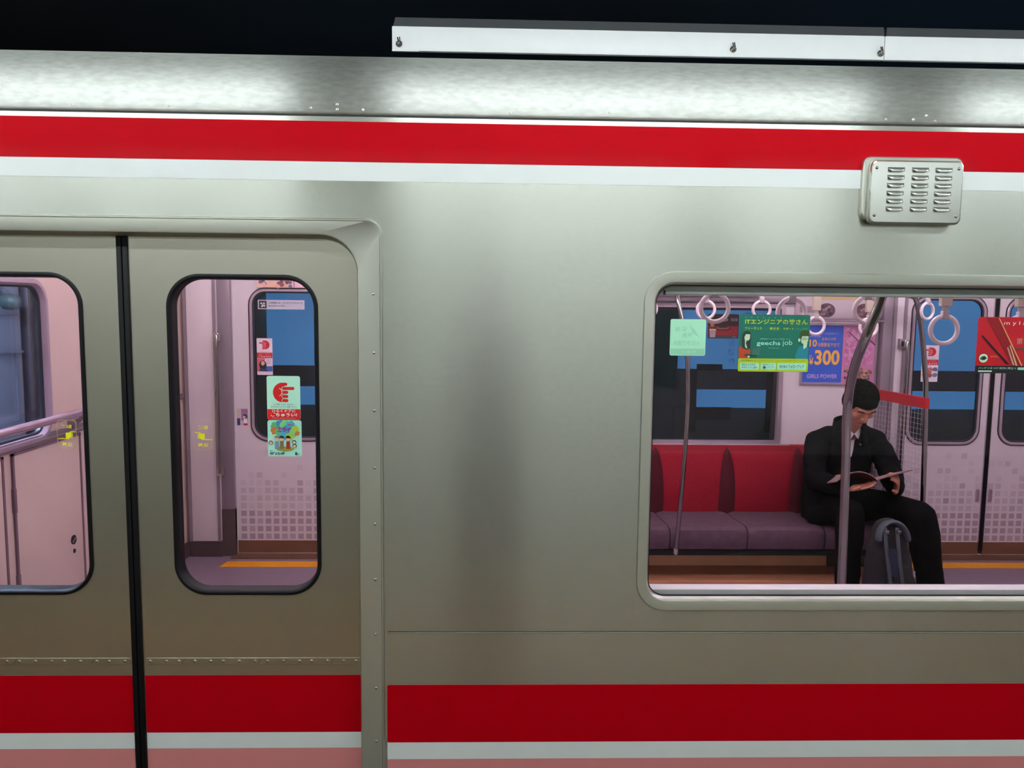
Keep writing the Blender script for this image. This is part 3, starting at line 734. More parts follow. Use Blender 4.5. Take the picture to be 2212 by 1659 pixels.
# ================================================================== glowing panels standing in for the platform sign reflected in the far glass
e = empty('platform_reflection', (3, 4, 0), 'glowing panel imitating the blue station sign reflected in the far window', 'sign')
def reflection_board(e, x0, x1, mid_text):
    g = G(); g.box(x0, x1, 4.0, 4.04, 1.102, 2.3, bluem); g.build('reflection_board', e)
    g = G(); g.box(x0-.02, x1+.02, 3.99, 4.05, .945, 1.10, mat('reflection_dark_band', (92, 92, 104), .6)); g.build('reflection_name_band', e)
    g = G(); g.box(x0+.15, x1, 4.0, 4.04, .795, .935, bluem); g.build('reflection_lower_board', e)
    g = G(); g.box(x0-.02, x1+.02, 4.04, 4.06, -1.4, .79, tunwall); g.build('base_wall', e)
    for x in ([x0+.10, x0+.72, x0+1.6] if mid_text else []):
        g = G(); g.box(x-.02, x+.045, 3.985, 4.0, .60, 1.10, near_black); g.build('post', e)
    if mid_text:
        g = G(); g.box(x0+.14, x0+.34, 3.98, 3.99, 1.09, 1.14, near_black); g.box(x0+.14, x0+.42, 3.98, 3.99, .70, .80, near_black); g.build('reflection_dark_box', e)
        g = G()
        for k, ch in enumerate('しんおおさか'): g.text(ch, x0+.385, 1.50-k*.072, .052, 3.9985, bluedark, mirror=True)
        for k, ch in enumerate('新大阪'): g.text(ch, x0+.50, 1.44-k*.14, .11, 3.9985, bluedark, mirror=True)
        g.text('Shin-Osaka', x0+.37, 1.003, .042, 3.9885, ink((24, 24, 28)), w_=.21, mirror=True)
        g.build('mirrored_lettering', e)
reflection_board(e, 1.48, 5.6, True)
e = empty('platform_reflection', (-1, 4, 0), 'glowing blue panel imitating the reflection in the narrow far door window', 'sign')
reflection_board(e, -1.72, -.2, False)

# ================================================================== posters and stickers
def board(x0, x1, z0, z1, y, m, r=.006, th=.0012, name='sticker'):
    g = G(); g.sheet([rr(x0, x1, z0, z1, r, 4)], y, y+th, m); return g
L1 = .0004
def hand(g, x0, x1, z0, z1, y, m, bg, flip=False):
    """red pointing hand inside the box; points right unless flipped"""
    W_ = x1-x0; H_ = z1-z0
    def X(u): return x1-u*W_ if flip else x0+u*W_
    def Z(v): return z0+v*H_
    pal = [(X(.45+.43*math.cos(math.radians(a))), Z(.5+.5*math.sin(math.radians(a)))) for a in range(80, 281, 10)]
    g.poly(pal if not flip else pal[::-1], y, m)
    cnt = [0]
    def bar(u0, u1, v0, v1, mm):
        a, b = sorted((X(u0), X(u1))); r_ = min(b-a, (v1-v0)*H_)*.49; cnt[0] += 1
        g.poly(rr(a, b, Z(v0), Z(v1), r_, 5), y-.00006*cnt[0], mm)
    bar(.30, .68, .84, 1.0, m)
    bar(.40, .55, .10, .95, m)
    for v0, v1, u1 in ((.63, .79, 1.0), (.43, .59, .72), (.22, .38, .72), (.01, .17, .72)):
        bar(.42, u1+.015, v0-.018, v1+.018, bg)
        bar(.44, u1, v0, v1, m)
    arc = []
    for a in range(-60, 61, 12): arc.append((X(.20+.25*math.cos(math.radians(a))), Z(.52+.24*math.sin(math.radians(a)))))
    arc2 = [(X(.20+.22*math.cos(math.radians(a))), Z(.52+.21*math.sin(math.radians(a)))) for a in range(60, -61, -12)]
    g.poly(arc+arc2, y-.0006, bg)
# minty hand sticker + drama sticker on the near door glass
MINT = ink((190, 244, 222)); RED = ink((216, 24, 28)); WH = ink((240, 246, 240)); DK = ink((40, 44, 48))
Y0 = .0725
g = board(-.632, -.538, 1.262, 1.387, Y0, MINT)
hand(g, -.616, -.554, 1.312, 1.368, Y0-L1, RED, MINT)
g.text('ドアが開くときは、手をはなし', -.613, 1.3035, .005, Y0-L1, DK, w_=.058); g.text('はさまれないようにご注意ください。', -.621, 1.2965, .005, Y0-L1, DK, w_=.074)
g.poly(rect(-.6315, -.5385, 1.2625, 1.2925), Y0-L1, RED)
g.text('ひらくドアに', -.618, 1.2830, .0085, Y0-2*L1, WH, w_=.066, bold=.02); g.text('ごちゅうい!', -.622, 1.2710, .0108, Y0-2*L1, WH, w_=.074, bold=.03); g.text('Please mind the door', -.618, 1.2650, .0045, Y0-2*L1, ink((232, 150, 150)), w_=.066)
tag(g.build('caution_sticker', None, (-.585, Y0, 1.32)), 'mint sticker with large red pointing hand on the near door window', 'sticker')
g = board(-.632, -.536, 1.156, 1.2605, Y0, ink((176, 236, 220)))
def blob(g, cx, cz, r, y, m, n=14, j=.25, rz=None, seed=1):
    rd = random.Random(seed); rz = rz or r
    g.poly([(cx+r*math.cos(2*PI*k/n)*(1+rd.uniform(-j, j)), cz+rz*math.sin(2*PI*k/n)*(1+rd.uniform(-j, j))) for k in range(n)], y, m)
cols = [ink((90, 190, 120)), ink((60, 150, 190)), ink((130, 210, 130)), ink((70, 170, 200)), ink((176, 200, 60)), ink((200, 120, 60))]
for k, (dx, dz, r_) in enumerate(((.022, .088, .012), (.036, .094, .012), (.05, .092, .014), (.066, .09, .013), (.078, .078, .012), (.020, .074, .012), (.034, .07, .012), (.052, .076, .014), (.07, .066, .012), (.045, .060, .013), (.062, .058, .010), (.084, .066, .007))):
    blob(g, -.632+dx, 1.156+dz, r_, Y0-L1-k*.00004, cols[k % 6], seed=k)
g.text('エライ', -.604, 1.226, .0155, Y0-3*L1, ink((166, 40, 150)), w_=.038, bold=.05)
g.text('天才の', -.575, 1.2445, .006, Y0-3*L1, RED, w_=.014, bold=.03)
blob(g, -.583, 1.178, .026, Y0-3*L1, ink((150, 150, 50)), rz=.007, j=.08)
for k, (dx, cc, hc) in enumerate(((.026, (120, 150, 170), (150, 140, 120)), (.040, (130, 110, 80), (60, 40, 30)), (.058, (170, 50, 50), (20, 20, 20)))):
    x = -.632+dx
    g.poly([(x-.006, 1.178), (x+.006, 1.178), (x+.005, 1.200), (x-.005, 1.200)], Y0-4*L1, ink(cc))
    g.poly(circ(x, 1.207, .0066, 14), Y0-4*L1, ink((222, 190, 160))); g.poly([(x+.0075*math.cos(math.radians(a)), 1.209+.0075*math.sin(math.radians(a))) for a in range(-5, 186, 15)], Y0-5*L1, ink(hc))
for x, z in ((-.623, 1.196), (-.557, 1.198), (-.556, 1.187)):
    g.poly(circ(x, z, .006, 12), Y0-4*L1, ink((130, 40, 30)) if x < -.6 else DK); g.poly(circ(x, z-.001, .0042, 12), Y0-5*L1, ink((226, 196, 170)))
g.text('月曜よる10時', -.627, 1.1605, .0085, Y0-3*L1, DK, w_=.044, bold=.03); g.text('毎週', -.627, 1.1705, .004, Y0-3*L1, DK); g.text('8', -.555, 1.160, .009, Y0-3*L1, DK, bold=.03); g.text('カンテレ', -.549, 1.160, .007, Y0-3*L1, DK, w_=.008)
tag(g.build('poster_sticker', None, (-.585, Y0, 1.2)), 'colourful cartoon programme sticker below the large red hand sticker', 'sticker')
# yellow back-to-front caution stickers
YEL = ink((240, 236, 20)); YL2 = ink((186, 164, 110))
for x0, z0, flip, lab in ((-.842, 1.172, False, 'yellow mirrored caution sticker on the right door leaf window'), (-1.224, 1.172, True, 'yellow mirrored caution sticker on the left door leaf window')):
    x1, z1 = x0+.054, z0+.085; y = .0740; g = G()
    g.sheet([rr(x0, x1, z0, z1, .012, 6), rr(x0+.0012, x1-.0012, z0+.0012, z1-.0012, .011, 6)], y-.0008, y, YL2)
    g.text('指にご', x0+.014, z1-.024, .011, y-.0008, YEL, w_=.028, mirror=True, bold=.02)
    g.text('注意', x0+.012, z0+.010, .011, y-.0008, YEL, w_=.030, mirror=True, bold=.02)
    s_ = 1 if flip else -1; cx = x0+.028
    g.poly([(cx-s_*.004, z0+.048), (cx+s_*.012, z0+.050), (cx+s_*.010, z0+.034), (cx-s_*.004, z0+.031)], y-.0008, YEL)
    g.poly([(cx-s_*.026, z0+.030), (cx+s_*.006, z0+.030), (cx+s_*.006, z0+.033), (cx-s_*.026, z0+.0325)], y-.0008, YEL)
    g.poly([(cx+s_*.008, z0+.048), (cx+s_*.024, z0+.0505), (cx+s_*.024, z0+.0525), (cx+s_*.008, z0+.052)], y-.0008, YEL)
    for k in range(4): g.poly(rect(cx+s_*.008-.002, cx+s_*.016, z0+.034+k*.0035, z0+.036+k*.0035) if s_ > 0 else rect(cx-.016, cx-.006, z0+.034+k*.0035, z0+.036+k*.0035), y-.0009, YEL)
    tag(g.build('yellow_sticker', None, (x0, y, z0)), lab, 'sticker', 'yellow mirrored caution stickers')
# far door stickers (inside faces)
PK = ink((240, 226, 236)); RD2 = ink((214, 20, 50))
def far_hand_sticker(x0, z1, w_, h_, y, lower, lab):
    g = board(x0, x0+w_, z1-h_, z1, y, PK, .004, .001)
    hand(g, x0+w_*.16, x0+w_*.84, z1-h_*.30, z1-h_*.06, y-.001, RD2, PK, flip=True)
    g.text('ドアが開くときは手を', x0+w_*.12, z1-h_*.37, h_*.018, y-.001, ink((90, 80, 90)), w_=w_*.7)
    g.poly(rect(x0+.001, x0+w_-.001, z1-h_*.54, z1-h_*.39), y-.001, RD2)
    g.text('ひらくドアに', x0+w_*.14, z1-h_*.445, h_*.035, y-.002, WH, w_=w_*.7); g.text('ごちゅうい!', x0+w_*.1, z1-h_*.525, h_*.06, y-.002, WH, w_=w_*.8, bold=.02)
    if lower == 'girl':
        g.poly(rect(x0+.001, x0+w_*.5, z1-h_*.9, z1-h_*.55), y-.0008, ink((232, 110, 120))); g.poly(rect(x0+w_*.5, x0+w_-.001, z1-h_*.9, z1-h_*.76), y-.0008, ink((70, 110, 190)))
        cx = x0+w_*.38; cz = z1-h_*.70
        blob(g, cx, cz-.008, w_*.24, y-.0016, ink((36, 26, 34)), rz=h_*.13, j=.06, seed=3)
        g.poly(circ(cx, cz+.004, w_*.12, 14, h_*.06), y-.0022, ink((236, 190, 178)))
        g.poly([(cx-w_*.26, z1-h_*.9), (cx+w_*.34, z1-h_*.9), (cx+w_*.2, z1-h_*.82), (cx-w_*.18, z1-h_*.82)], y-.0022, ink((52, 60, 110)))
        for k in range(3): g.text('安全に', x0+w_*.62, z1-h_*(.6+.045*k), h_*.025, y-.0016, ink((110, 110, 150)), w_=w_*.28)
    else:
        for k, cc in enumerate(((160, 170, 190), (190, 120, 130), (110, 110, 140), (200, 160, 150), (150, 90, 80), (120, 130, 160))):
            blob(g, x0+w_*(.22+.3*(k % 3)), z1-h_*(.66+.16*(k//3)), w_*.16, y-.001-k*.0001, ink(cc), seed=k, rz=h_*.06)
        g.poly(circ(x0+w_*.5, z1-h_*.74, w_*.12), y-.0022, ink((200, 100, 90)))
    return tag(g.build('caution_sticker', None, (x0, y, z1-h_)), lab, 'sticker')
far_hand_sticker(-1.444, 1.366, .096, .228, 2.778, 'girl', 'small pink-white hand sticker with a long-haired schoolgirl picture below')
far_hand_sticker(2.738, 1.362, .108, .232, 2.778, 'x', 'small hand sticker on the far door window right of the red guard')
g = board(-1.432, -1.146, 1.545, 1.602, 2.778, ink((196, 196, 210)), .002, .001)
g.poly(rect(-1.425, -1.378, 1.551, 1.597), 2.777, ink((50, 50, 62)))
for dx, dz in ((0, 0), (-.008, .012), (.008, .012), (-.004, -.006), (.010, -.002)): g.poly([(-1.402+dx, 1.568+dz-.006), (-1.396+dx, 1.568+dz), (-1.402+dx, 1.568+dz+.007), (-1.408+dx, 1.568+dz)], 2.7765, WH)
g.text('この車両には、プラズマクラスターを', -1.366, 1.579, .012, 2.777, DK, w_=.208, bold=.01); g.text('取り付けています。', -1.366, 1.560, .012, 2.777, DK, w_=.105, bold=.01)
tag(g.build('notice_sticker', None, (-1.43, 2.778, 1.545)), 'grey notice strip with black square emblem at the far door window top', 'sticker')
for x0, z0, lab in ((-1.575, .822, 'small door warning sticker with a girl and red arrow, left of far door'), (2.578, .80, 'small red and white door warning sticker behind the wire mesh')):
    w_ = .068 if x0 < 0 else .02; yy = 2.7742 if x0 < 0 else 2.6925
    g = G(); g.sheet([rect(x0, x0+w_, z0, z0+.104)], yy-.0008, yy, ink((206, 190, 206)))
    u = w_/.068
    g.poly(rect(x0+.002*u, x0+.022*u, z0+.06, z0+.10), yy-.0012, ink((214, 196, 170))); g.poly(rect(x0+.002*u, x0+.020*u, z0, z0+.044), yy-.0012, ink((40, 56, 110))); g.poly(rect(x0+.028*u, x0+w_, z0+.03, z0+.104), yy-.0012, ink((140, 130, 180)))
    g.poly([(x0+.03*u, z0+.088), (x0+.042*u, z0+.097), (x0+.042*u, z0+.092), (x0+w_, z0+.092), (x0+w_, z0+.083), (x0+.042*u, z0+.083), (x0+.042*u, z0+.078)], yy-.0016, ink((236, 80, 60)))
    g.poly(circ(x0+.050*u, z0+.056, .014*u, 14, .014), yy-.0016, ink((40, 26, 30))); g.poly(circ(x0+.046*u, z0+.052, .009*u, 12, .009), yy-.002, ink((240, 190, 180))); g.poly(rect(x0+.042*u, x0+.064*u, z0+.012, z0+.042), yy-.002, WH); g.poly(rect(x0+.042*u, x0+.066*u, z0, z0+.012), yy-.002, RD2)
    g.text('✕', x0+.010*u, z0+.03, .014, yy-.0024, RD2, w_=.03*u) if x0 < 0 else None
    tag(g.build('warning_sticker', None, (x0, yy, z0)), lab, 'sticker')
# small advert above far door (strip of colourful picture)
e = empty('door_header_advert', (-1.3, 2.758, 1.69), 'colourful picture advert above the far door, cut by the window top', 'advert')
g = G(); g.sheet([rect(-1.43, -1.205, 1.678, 1.86)], 2.7565, 2.7595, ink((232, 190, 170)))
rd = random.Random(5)
for k in range(60): blob(g, -1.415+rd.random()*.195, 1.684+rd.random()*.16, .013, 2.7560-k*.00001, ink(rd.choice(((150, 70, 80), (110, 100, 150), (196, 100, 90), (90, 70, 110), (226, 180, 170)))), seed=k, n=9)
g.build('printed_sheet', e)
g = G(); g.sheet([rect(-1.20, -.9, 1.678, 1.86)], 2.7565, 2.7595, ink((236, 190, 206))); g.build('pink_sheet', e)
# mint square (back of a sticker) on the big window
y = .0160
def fit(g): g.v = [(x*.98, y_, 1.6+(z-1.6)*.98) for x, y_, z in g.v]; return g
g = board(.511, .613, 1.456, 1.5595, y, ink((176, 240, 206)), .005)
g.poly(rect(.513, .611, 1.458, 1.476), y-L1, ink((152, 218, 184)))
M2 = ink((160, 226, 196))
for t, x, z, w_ in (('職員', .523, 1.524, .034), ('募集', .545, 1.507, .03), ('大阪市交通局', .521, 1.485, .076)): g.text(t, x, z, .014, y-L1, M2, w_=w_, mirror=True, bold=.02)
g.poly([(.565, 1.545), (.575, 1.52), (.595, 1.508), (.585, 1.525)], y-L1, M2); g.text('見て触って', .545, 1.4625, .009, y-2*L1, ink((190, 236, 212)), w_=.04, mirror=True)
tag(fit(g).build('square_sticker', None, (.55, y, 1.459)), 'mint green square sticker seen from behind, over the thin pole', 'sticker')
# green job poster
GX0, GX1, GZ0, GZ1 = .708, .911, 1.412, 1.575
g = board(GX0, GX1, GZ0, GZ1, y, ink((20, 110, 92)), .006)
YG = ink((196, 214, 50)); MG = ink((170, 236, 210)); SK = ink((200, 222, 186))
wd, ht = GX1-GX0, GZ1-GZ0
def P(u, v): return (GX0+u*wd, GZ0+v*ht)      # u,v in 0..1
g.poly(rr(GX0+.0004, GX1-.0004, GZ0+.0004, GZ0+.232*ht, .004, 3), y-L1, ink((176, 202, 30)))
g.text('ITエンジニアの皆さん', *P(.08, .83), .0150, y-L1, YG, w_=.885*wd, bold=.014)
g.text('フリーランス', *P(.08, .735), .0072, y-L1, YG, w_=.24*wd, bold=.015); g.text('として', *P(.335, .735), .005, y-L1, ink((60, 150, 130)), w_=.08*wd); g.text('働き方', *P(.43, .73), .0085, y-L1, YG, w_=.135*wd, bold=.015); g.text('を', *P(.575, .735), .005, y-L1, ink((60, 150, 130))); g.text('サポート', *P(.62, .735), .0072, y-L1, YG, w_=.15*wd, bold=.015); g.text('いたします!', *P(.79, .735), .006, y-L1, ink((110, 180, 110)), w_=.17*wd)
for k in range(7): g.text("'", *P(.085+.083*k, .935), .003, y-L1, MG)
g.text('日本最大級のITフリーランスエンジニア専門エージェント', *P(.30, .565), .0035, y-L1, MG, w_=.43*wd)
g.text('geechs', *P(.255, .445), .0155, y-L1, MG, w_=.335*wd, bold=.012); g.text('job', *P(.62, .445), .0185, y-L1, MG, w_=.14*wd); g.text('ギークス ジョブ', *P(.43, .405), .0035, y-L1, MG, w_=.15*wd)
def pp(l, m, k=1): g.poly([P(*q) for q in l], y-k*L1, m)
pp([(.01, .235), (.0, .43), (.05, .44), (.13, .41), (.17, .38), (.16, .235)], ink((186, 66, 40)), 2)      # red jumper
pp([(.05, .42), (.04, .55), (.05, .66), (.08, .70), (.13, .71), (.165, .68), (.17, .58), (.165, .42), (.12, .38)], ink((40, 58, 56)), 3)   # long hair
pp([(.075, .60), (.095, .655), (.155, .655), (.155, .58), (.135, .545), (.11, .545), (.10, .50), (.125, .40), (.09, .43), (.085, .55)], SK, 4)
pp([(.18, .28), (.29, .28), (.325, .415), (.20, .405)], ink((60, 110, 100)), 4); pp([(.08, .285), (.26, .265), (.27, .29), (.1, .31)], ink((40, 70, 66)), 5); g.poly(circ(*P(.145, .262), .003), y-6*L1, SK)
pp([(.83, .235), (.80, .26), (.85, .44), (.90, .46), (.99, .44), (.99, .235)], ink((30, 130, 150)), 2)
pp([(.915, .52), (.92, .40), (.965, .44), (.975, .52)], SK, 3); pp([(.885, .52), (.88, .63), (.985, .63), (.98, .54), (.94, .50), (.90, .50)], SK, 4)
pp([(.87, .58), (.86, .66), (.875, .72), (.92, .74), (.985, .72), (.995, .62), (.97, .64), (.90, .645), (.885, .60)], ink((52, 78, 30)), 5)
g.poly(circ(*P(.855, .56), .0035, 12, .005), y-5*L1, SK)
for u in (.905, .945):
    g.sheet([circ(*P(u, .585), .0036, 14), circ(*P(u, .585), .0028, 14)], y-5.5*L1, y-5*L1, DK)
g.text('12年の実績をもつIT・クリエイティブエージェントがあなたをサポートします。', *P(.035, .185), .0038, y-2*L1, ink((70, 96, 20)), w_=.93*wd)
for u0, u1 in ((.03, .30), (.325, .54), (.56, .97)): g.poly(rr(GX0+u0*wd, GX0+u1*wd, GZ0+.035*ht, GZ0+.155*ht, .004, 4), y-2*L1, MG)
g.text('82%以上の方が', *P(.055, .105), .007, y-3*L1, ink((30, 90, 76)), w_=.2*wd); g.text('年収アップに成功', *P(.055, .055), .006, y-3*L1, ink((30, 90, 76)), w_=.22*wd)
g.text('福利厚生サービス', *P(.355, .118), .0035, y-3*L1, ink((30, 90, 76)), w_=.15*wd); g.text('フリノベ', *P(.415, .065), .006, y-3*L1, ink((30, 90, 76)), w_=.10*wd); g.poly(circ(*P(.378, .075), .004, 12), y-3*L1, ink((50, 90, 90)))
g.text('契約後の', *P(.59, .065), .009, y-3*L1, ink((30, 90, 76)), w_=.12*wd); g.text('フォローアップ', *P(.72, .062), .0105, y-3*L1, ink((30, 90, 76)), w_=.22*wd, bold=.01)
tag(fit(g).build('job_poster', None, (.79, y, GZ0)), 'dark green job poster with yellow headline and two cartoon people', 'poster')
# red cosmetics poster
RX0, RX1, RZ0, RZ1 = 1.398, 1.620, 1.413, 1.575
g = board(RX0, RX1, RZ0, RZ1, y, ink((186, 14, 34)), .006)
wd, ht = RX1-RX0, RZ1-RZ0
def P(u, v): return (RX0+u*wd, RZ0+v*ht)
g.poly(rr(RX0+.0004, RX1-.0004, RZ0+.0004, RZ0+.135*ht, .004, 3), y-L1, ink((16, 24, 28)))
g.text('m y l a s h', *P(.34, .845), .0135, y-L1, ink((240, 232, 226)), w_=.45*wd)
pp([(.10, .98), (.27, .98), (.62, .14), (.48, .14)], ink((140, 10, 24)), 1); pp([(.262, .98), (.275, .98), (.62, .14), (.602, .14)], ink((226, 160, 110)), 2); pp([(.43, .50), (.445, .50), (.555, .14), (.53, .14)], ink((210, 170, 120)), 2); pp([(.40, .46), (.415, .47), (.515, .15), (.49, .15)], ink((190, 150, 140)), 2)
pp([(.055, .66), (.065, .68), (.45, .16), (.40, .17), (.15, .52)], ink((34, 14, 20)), 3)
g.poly(circ(*P(.095, .27), .0130), y-4*L1, ink((196, 236, 206))); pp([(.045, .26), (.07, .30), (.11, .31), (.145, .27), (.11, .235), (.07, .235)], ink((90, 80, 70)), 5); g.poly(circ(*P(.10, .27), .0042), y-6*L1, ink((20, 20, 22))); pp([(.05, .335), (.09, .36), (.14, .34), (.09, .35)], ink((50, 40, 36)), 6)
g.text('¥951', *P(.19, .28), .006, y-2*L1, ink((226, 130, 60)), w_=.12*wd); g.text('第', *P(.52, .52), .018, y-2*L1, ink((214, 150, 130))); g.text('1位', *P(.66, .52), .018, y-2*L1, ink((214, 150, 130)))
g.poly(rect(*[P(.50, 0)[0], P(.80, 0)[0]], P(0, .42)[1], P(0, .46)[1]), y-2*L1, ink((110, 60, 60)))
g.text('パッチリまつげ 自然に際立つ', *P(.04, .075), .006, y-2*L1, ink((200, 226, 216)), w_=.50*wd); g.poly(rect(P(.04, 0)[0], P(.22, 0)[0], P(0, .025)[1], P(0, .05)[1]), y-2*L1, ink((180, 226, 210))); g.poly(rect(P(.56, 0)[0], P(.86, 0)[0], P(0, .065)[1], P(0, .11)[1]), y-2*L1, ink((150, 216, 190)))
tag(fit(g).build('cosmetics_poster', None, (1.47, y, RZ0)), 'red eyelash cosmetics poster cut by the right picture edge', 'poster')
# coffee poster on the far window
g = board(1.362, 1.556, 1.392, 1.545, 2.7680, ink((44, 18, 24)), .006)
yy = 2.7676
g.poly(rect(1.366, 1.552, 1.41, 1.47), yy, ink((150, 18, 36))); g.poly(rect(1.364, 1.554, 1.393, 1.412), yy-L1, ink((70, 60, 66)))
g.poly(circ(1.455, 1.455, .052, 24, .014), yy-L1, ink((60, 20, 24))); g.poly(circ(1.455, 1.458, .042, 24, .010), yy-2*L1, ink((150, 90, 80)))
g.poly([(1.43, 1.46), (1.425, 1.50), (1.487, 1.50), (1.48, 1.46)], yy-3*L1, ink((60, 24, 26))); g.poly(circ(1.456, 1.51, .030, 20, .012), yy-4*L1, ink((206, 170, 160))); g.poly(circ(1.456, 1.51, .022, 20, .008), yy-5*L1, ink((90, 40, 30)))
g.poly([(1.376, 1.40), (1.408, 1.40), (1.412, 1.44), (1.372, 1.44)], yy-5*L1, ink((190, 170, 170))); g.poly(rect(1.371, 1.413, 1.441, 1.452), yy-5*L1, ink((220, 210, 210))); g.poly(circ(1.388, 1.478, .013), yy-5*L1, ink((220, 140, 50)))
g.text('珈琲', 1.505, 1.50, .02, yy-L1, ink((190, 150, 150))); g.text('UCC', 1.52, 1.397, .008, yy-2*L1, ink((200, 190, 200)))
tag(g.build('coffee_poster', None, (1.455, 2.768, 1.39)), 'small dark red coffee cup poster on the far window glass', 'poster')
# framed adverts on the far wall
e = empty('framed_advert', (2.2, 2.75, 1.1), 'silver framed pair of adverts, blue price sheet and pink blossom sheet', 'advert')
fx0, fx1, fz0, fz1 = 1.950, 2.432, 1.108, 1.495
g = G(); g.sweep([(rr(fx0, fx1, fz0, fz1, .004, 2), 2.76), (rr(fx0+.002, fx1-.002, fz0+.002, fz1-.002, .004, 2), 2.742), (rr(fx0+.012, fx1-.012, fz0+.012, fz1-.012, .003, 2), 2.742), (rr(fx0+.016, fx1-.016, fz0+.016, fz1-.016, .003, 2), 2.752)], silver); g.build('frame', e)
g = G(); bx0, bx1, bz0, bz1 = fx0+.014, fx0+.262, fz0+.014, fz1-.016; yy = 2.750
g.sheet([rect(bx0, bx1, bz0, bz1)], yy, yy+.002, ink((58, 98, 206)))
OR = ink((250, 186, 76)); LV = ink((176, 176, 240)); wd, ht = bx1-bx0, bz1-bz0
def P(u, v): return (bx0+u*wd, bz0+v*ht)
g.text('¥', *P(.155, .31), .045, yy-.001, OR, w_=.12*wd, bold=.03); g.text('300', *P(.30, .31), .095, yy-.001, OR, w_=.64*wd, bold=.03)
g.text('10', *P(.15, .63), .045, yy-.001, OR, w_=.19*wd, bold=.03); g.text('カ所脱毛できて', *P(.36, .63), .026, yy-.001, OR, w_=.56*wd, bold=.01); g.text('全身22カ所', *P(.46, .745), .018, yy-.001, OR, w_=.36*wd)
g.text('選べる全身部位から', *P(.42, .845), .014, yy-.001, LV, w_=.46*wd); g.text('Campaign', *P(.12, .79), .022, yy-.001, LV, w_=.32*wd); g.text('GIRLS POWER', *P(.12, .075), .026, yy-.001, ink((200, 170, 236)), w_=.78*wd, bold=.02); g.text('税抜', *P(.16, .44), .018, yy-.001, LV, w_=.07*wd)
g.build('blue_sheet', e)
g = G(); px0, px1 = fx0+.264, fx1-.014
g.sheet([rect(px0, px1, bz0, bz1)], yy, yy+.002, ink((206, 130, 176)))
rd = random.Random(11)
for k in range(260): blob(g, px0+.02+rd.random()*(px1-px0-.04), bz0+.12+rd.random()*(bz1-bz0-.14), .012, yy-.0006-k*.000008, ink(rd.choice(((216, 146, 190), (200, 124, 172), (222, 160, 198), (190, 112, 162)))), seed=k, n=8)
for k in range(80): blob(g, px0+.02+rd.random()*(px1-px0-.04), bz0+.018+rd.random()*.07, .009, yy-.0036-k*.00001, ink(rd.choice(((120, 90, 80), (90, 70, 70), (150, 110, 90), (190, 150, 120)))), seed=k, n=8)
for q in (((px0+.09, 1.46), (px0+.20, 1.36)), ((px0+.03, 1.44), (px0+.10, 1.38)), ((px0+.14, 1.28), (px0+.20, 1.33))):
    (a0, b0), (a1, b1) = q; g.poly([(a0, b0), (a0+.004, b0+.004), (a1+.004, b1+.004), (a1, b1)], yy-.0046, ink((80, 50, 66)))
g.build('blossom_sheet', e)
e = empty('upper_advert', (2.2, 2.75, 1.6), 'silver framed advert above the blue price sheet, cut by window head', 'advert')
g = G(); g.sheet([rect(1.90, 2.435, 1.520, 1.82), rect(1.915, 2.42, 1.532, 1.808)], 2.742, 2.76, silver); g.build('frame', e)
g = G(); g.sheet([rect(1.915, 2.42, 1.532, 1.808)], 2.752, 2.756, ink((196, 180, 190)))
for cx, cc in ((2.10, (96, 70, 86)), (2.34, (110, 60, 72))):
    g.poly(circ(cx, 1.575, .055, 22, .045), 2.7514, ink(cc)); rd = random.Random(3)
    for k in range(16): blob(g, cx-.035+rd.random()*.07, 1.55+rd.random()*.05, .010, 2.7510-k*.00001, ink(rd.choice(((60, 44, 60), (150, 120, 130), (120, 90, 100)))), seed=k, n=8)
g.poly(rect(1.93, 2.03, 1.56, 1.60), 2.7514, ink((150, 130, 140))); g.poly(rect(2.0, 2.4, 1.64, 1.66), 2.7514, ink((200, 170, 120))); g.build('printed_sheet', e)
g = G(); g.tube([(1.93, 2.70, 1.512), (2.44, 2.70, 1.512)], .006, silver, 10); tag(g.build('advert_rail', None, (2.2, 2.70, 1.512)), 'bright horizontal rail between the two framed adverts', 'rail')

# ================================================================== PEOPLE
def V3(*a): return Vector(a)
def make_head(e, hc, tilt, yawh, hair_mat, glasses=False):
    H = Matrix.Translation(hc) @ Matrix.Rotation(yawh, 4, 'Z') @ Matrix.Rotation(tilt, 4, 'X')
    return H
def head_geo(g, H, m):
    g.xf = H
    g.ball((0, .012, .020), (.074, .094, .092), m); g.ball((0, -.012, -.030), (.064, .074, .082), m)
    g.ball((0, -.050, -.086), (.028, .026, .024), m)             # chin
    g.ball((0, -.074, .026), (.052, .018, .012), m)              # brow ridge
    g.tube([(0, -.078, .016), (0, -.092, -.012), (0, -.100, -.026)], [.008, .010, .013], m, 10, ref=(1, 0, 0))
    for s_ in (-1, 1):
        g.ball((s_*.012, -.090, -.028), (.009, .010, .008), m)
        g.ball((s_*.040, -.058, -.020), (.022, .020, .022), m)   # cheek
        g.ball((s_*.078, .010, -.008), (.009, .020, .032), m)    # ear
    g.ball((0, -.080, -.052), (.024, .010, .0065), m); g.ball((0, -.079, -.062), (.020, .010, .0065), m)
    g.xf = None
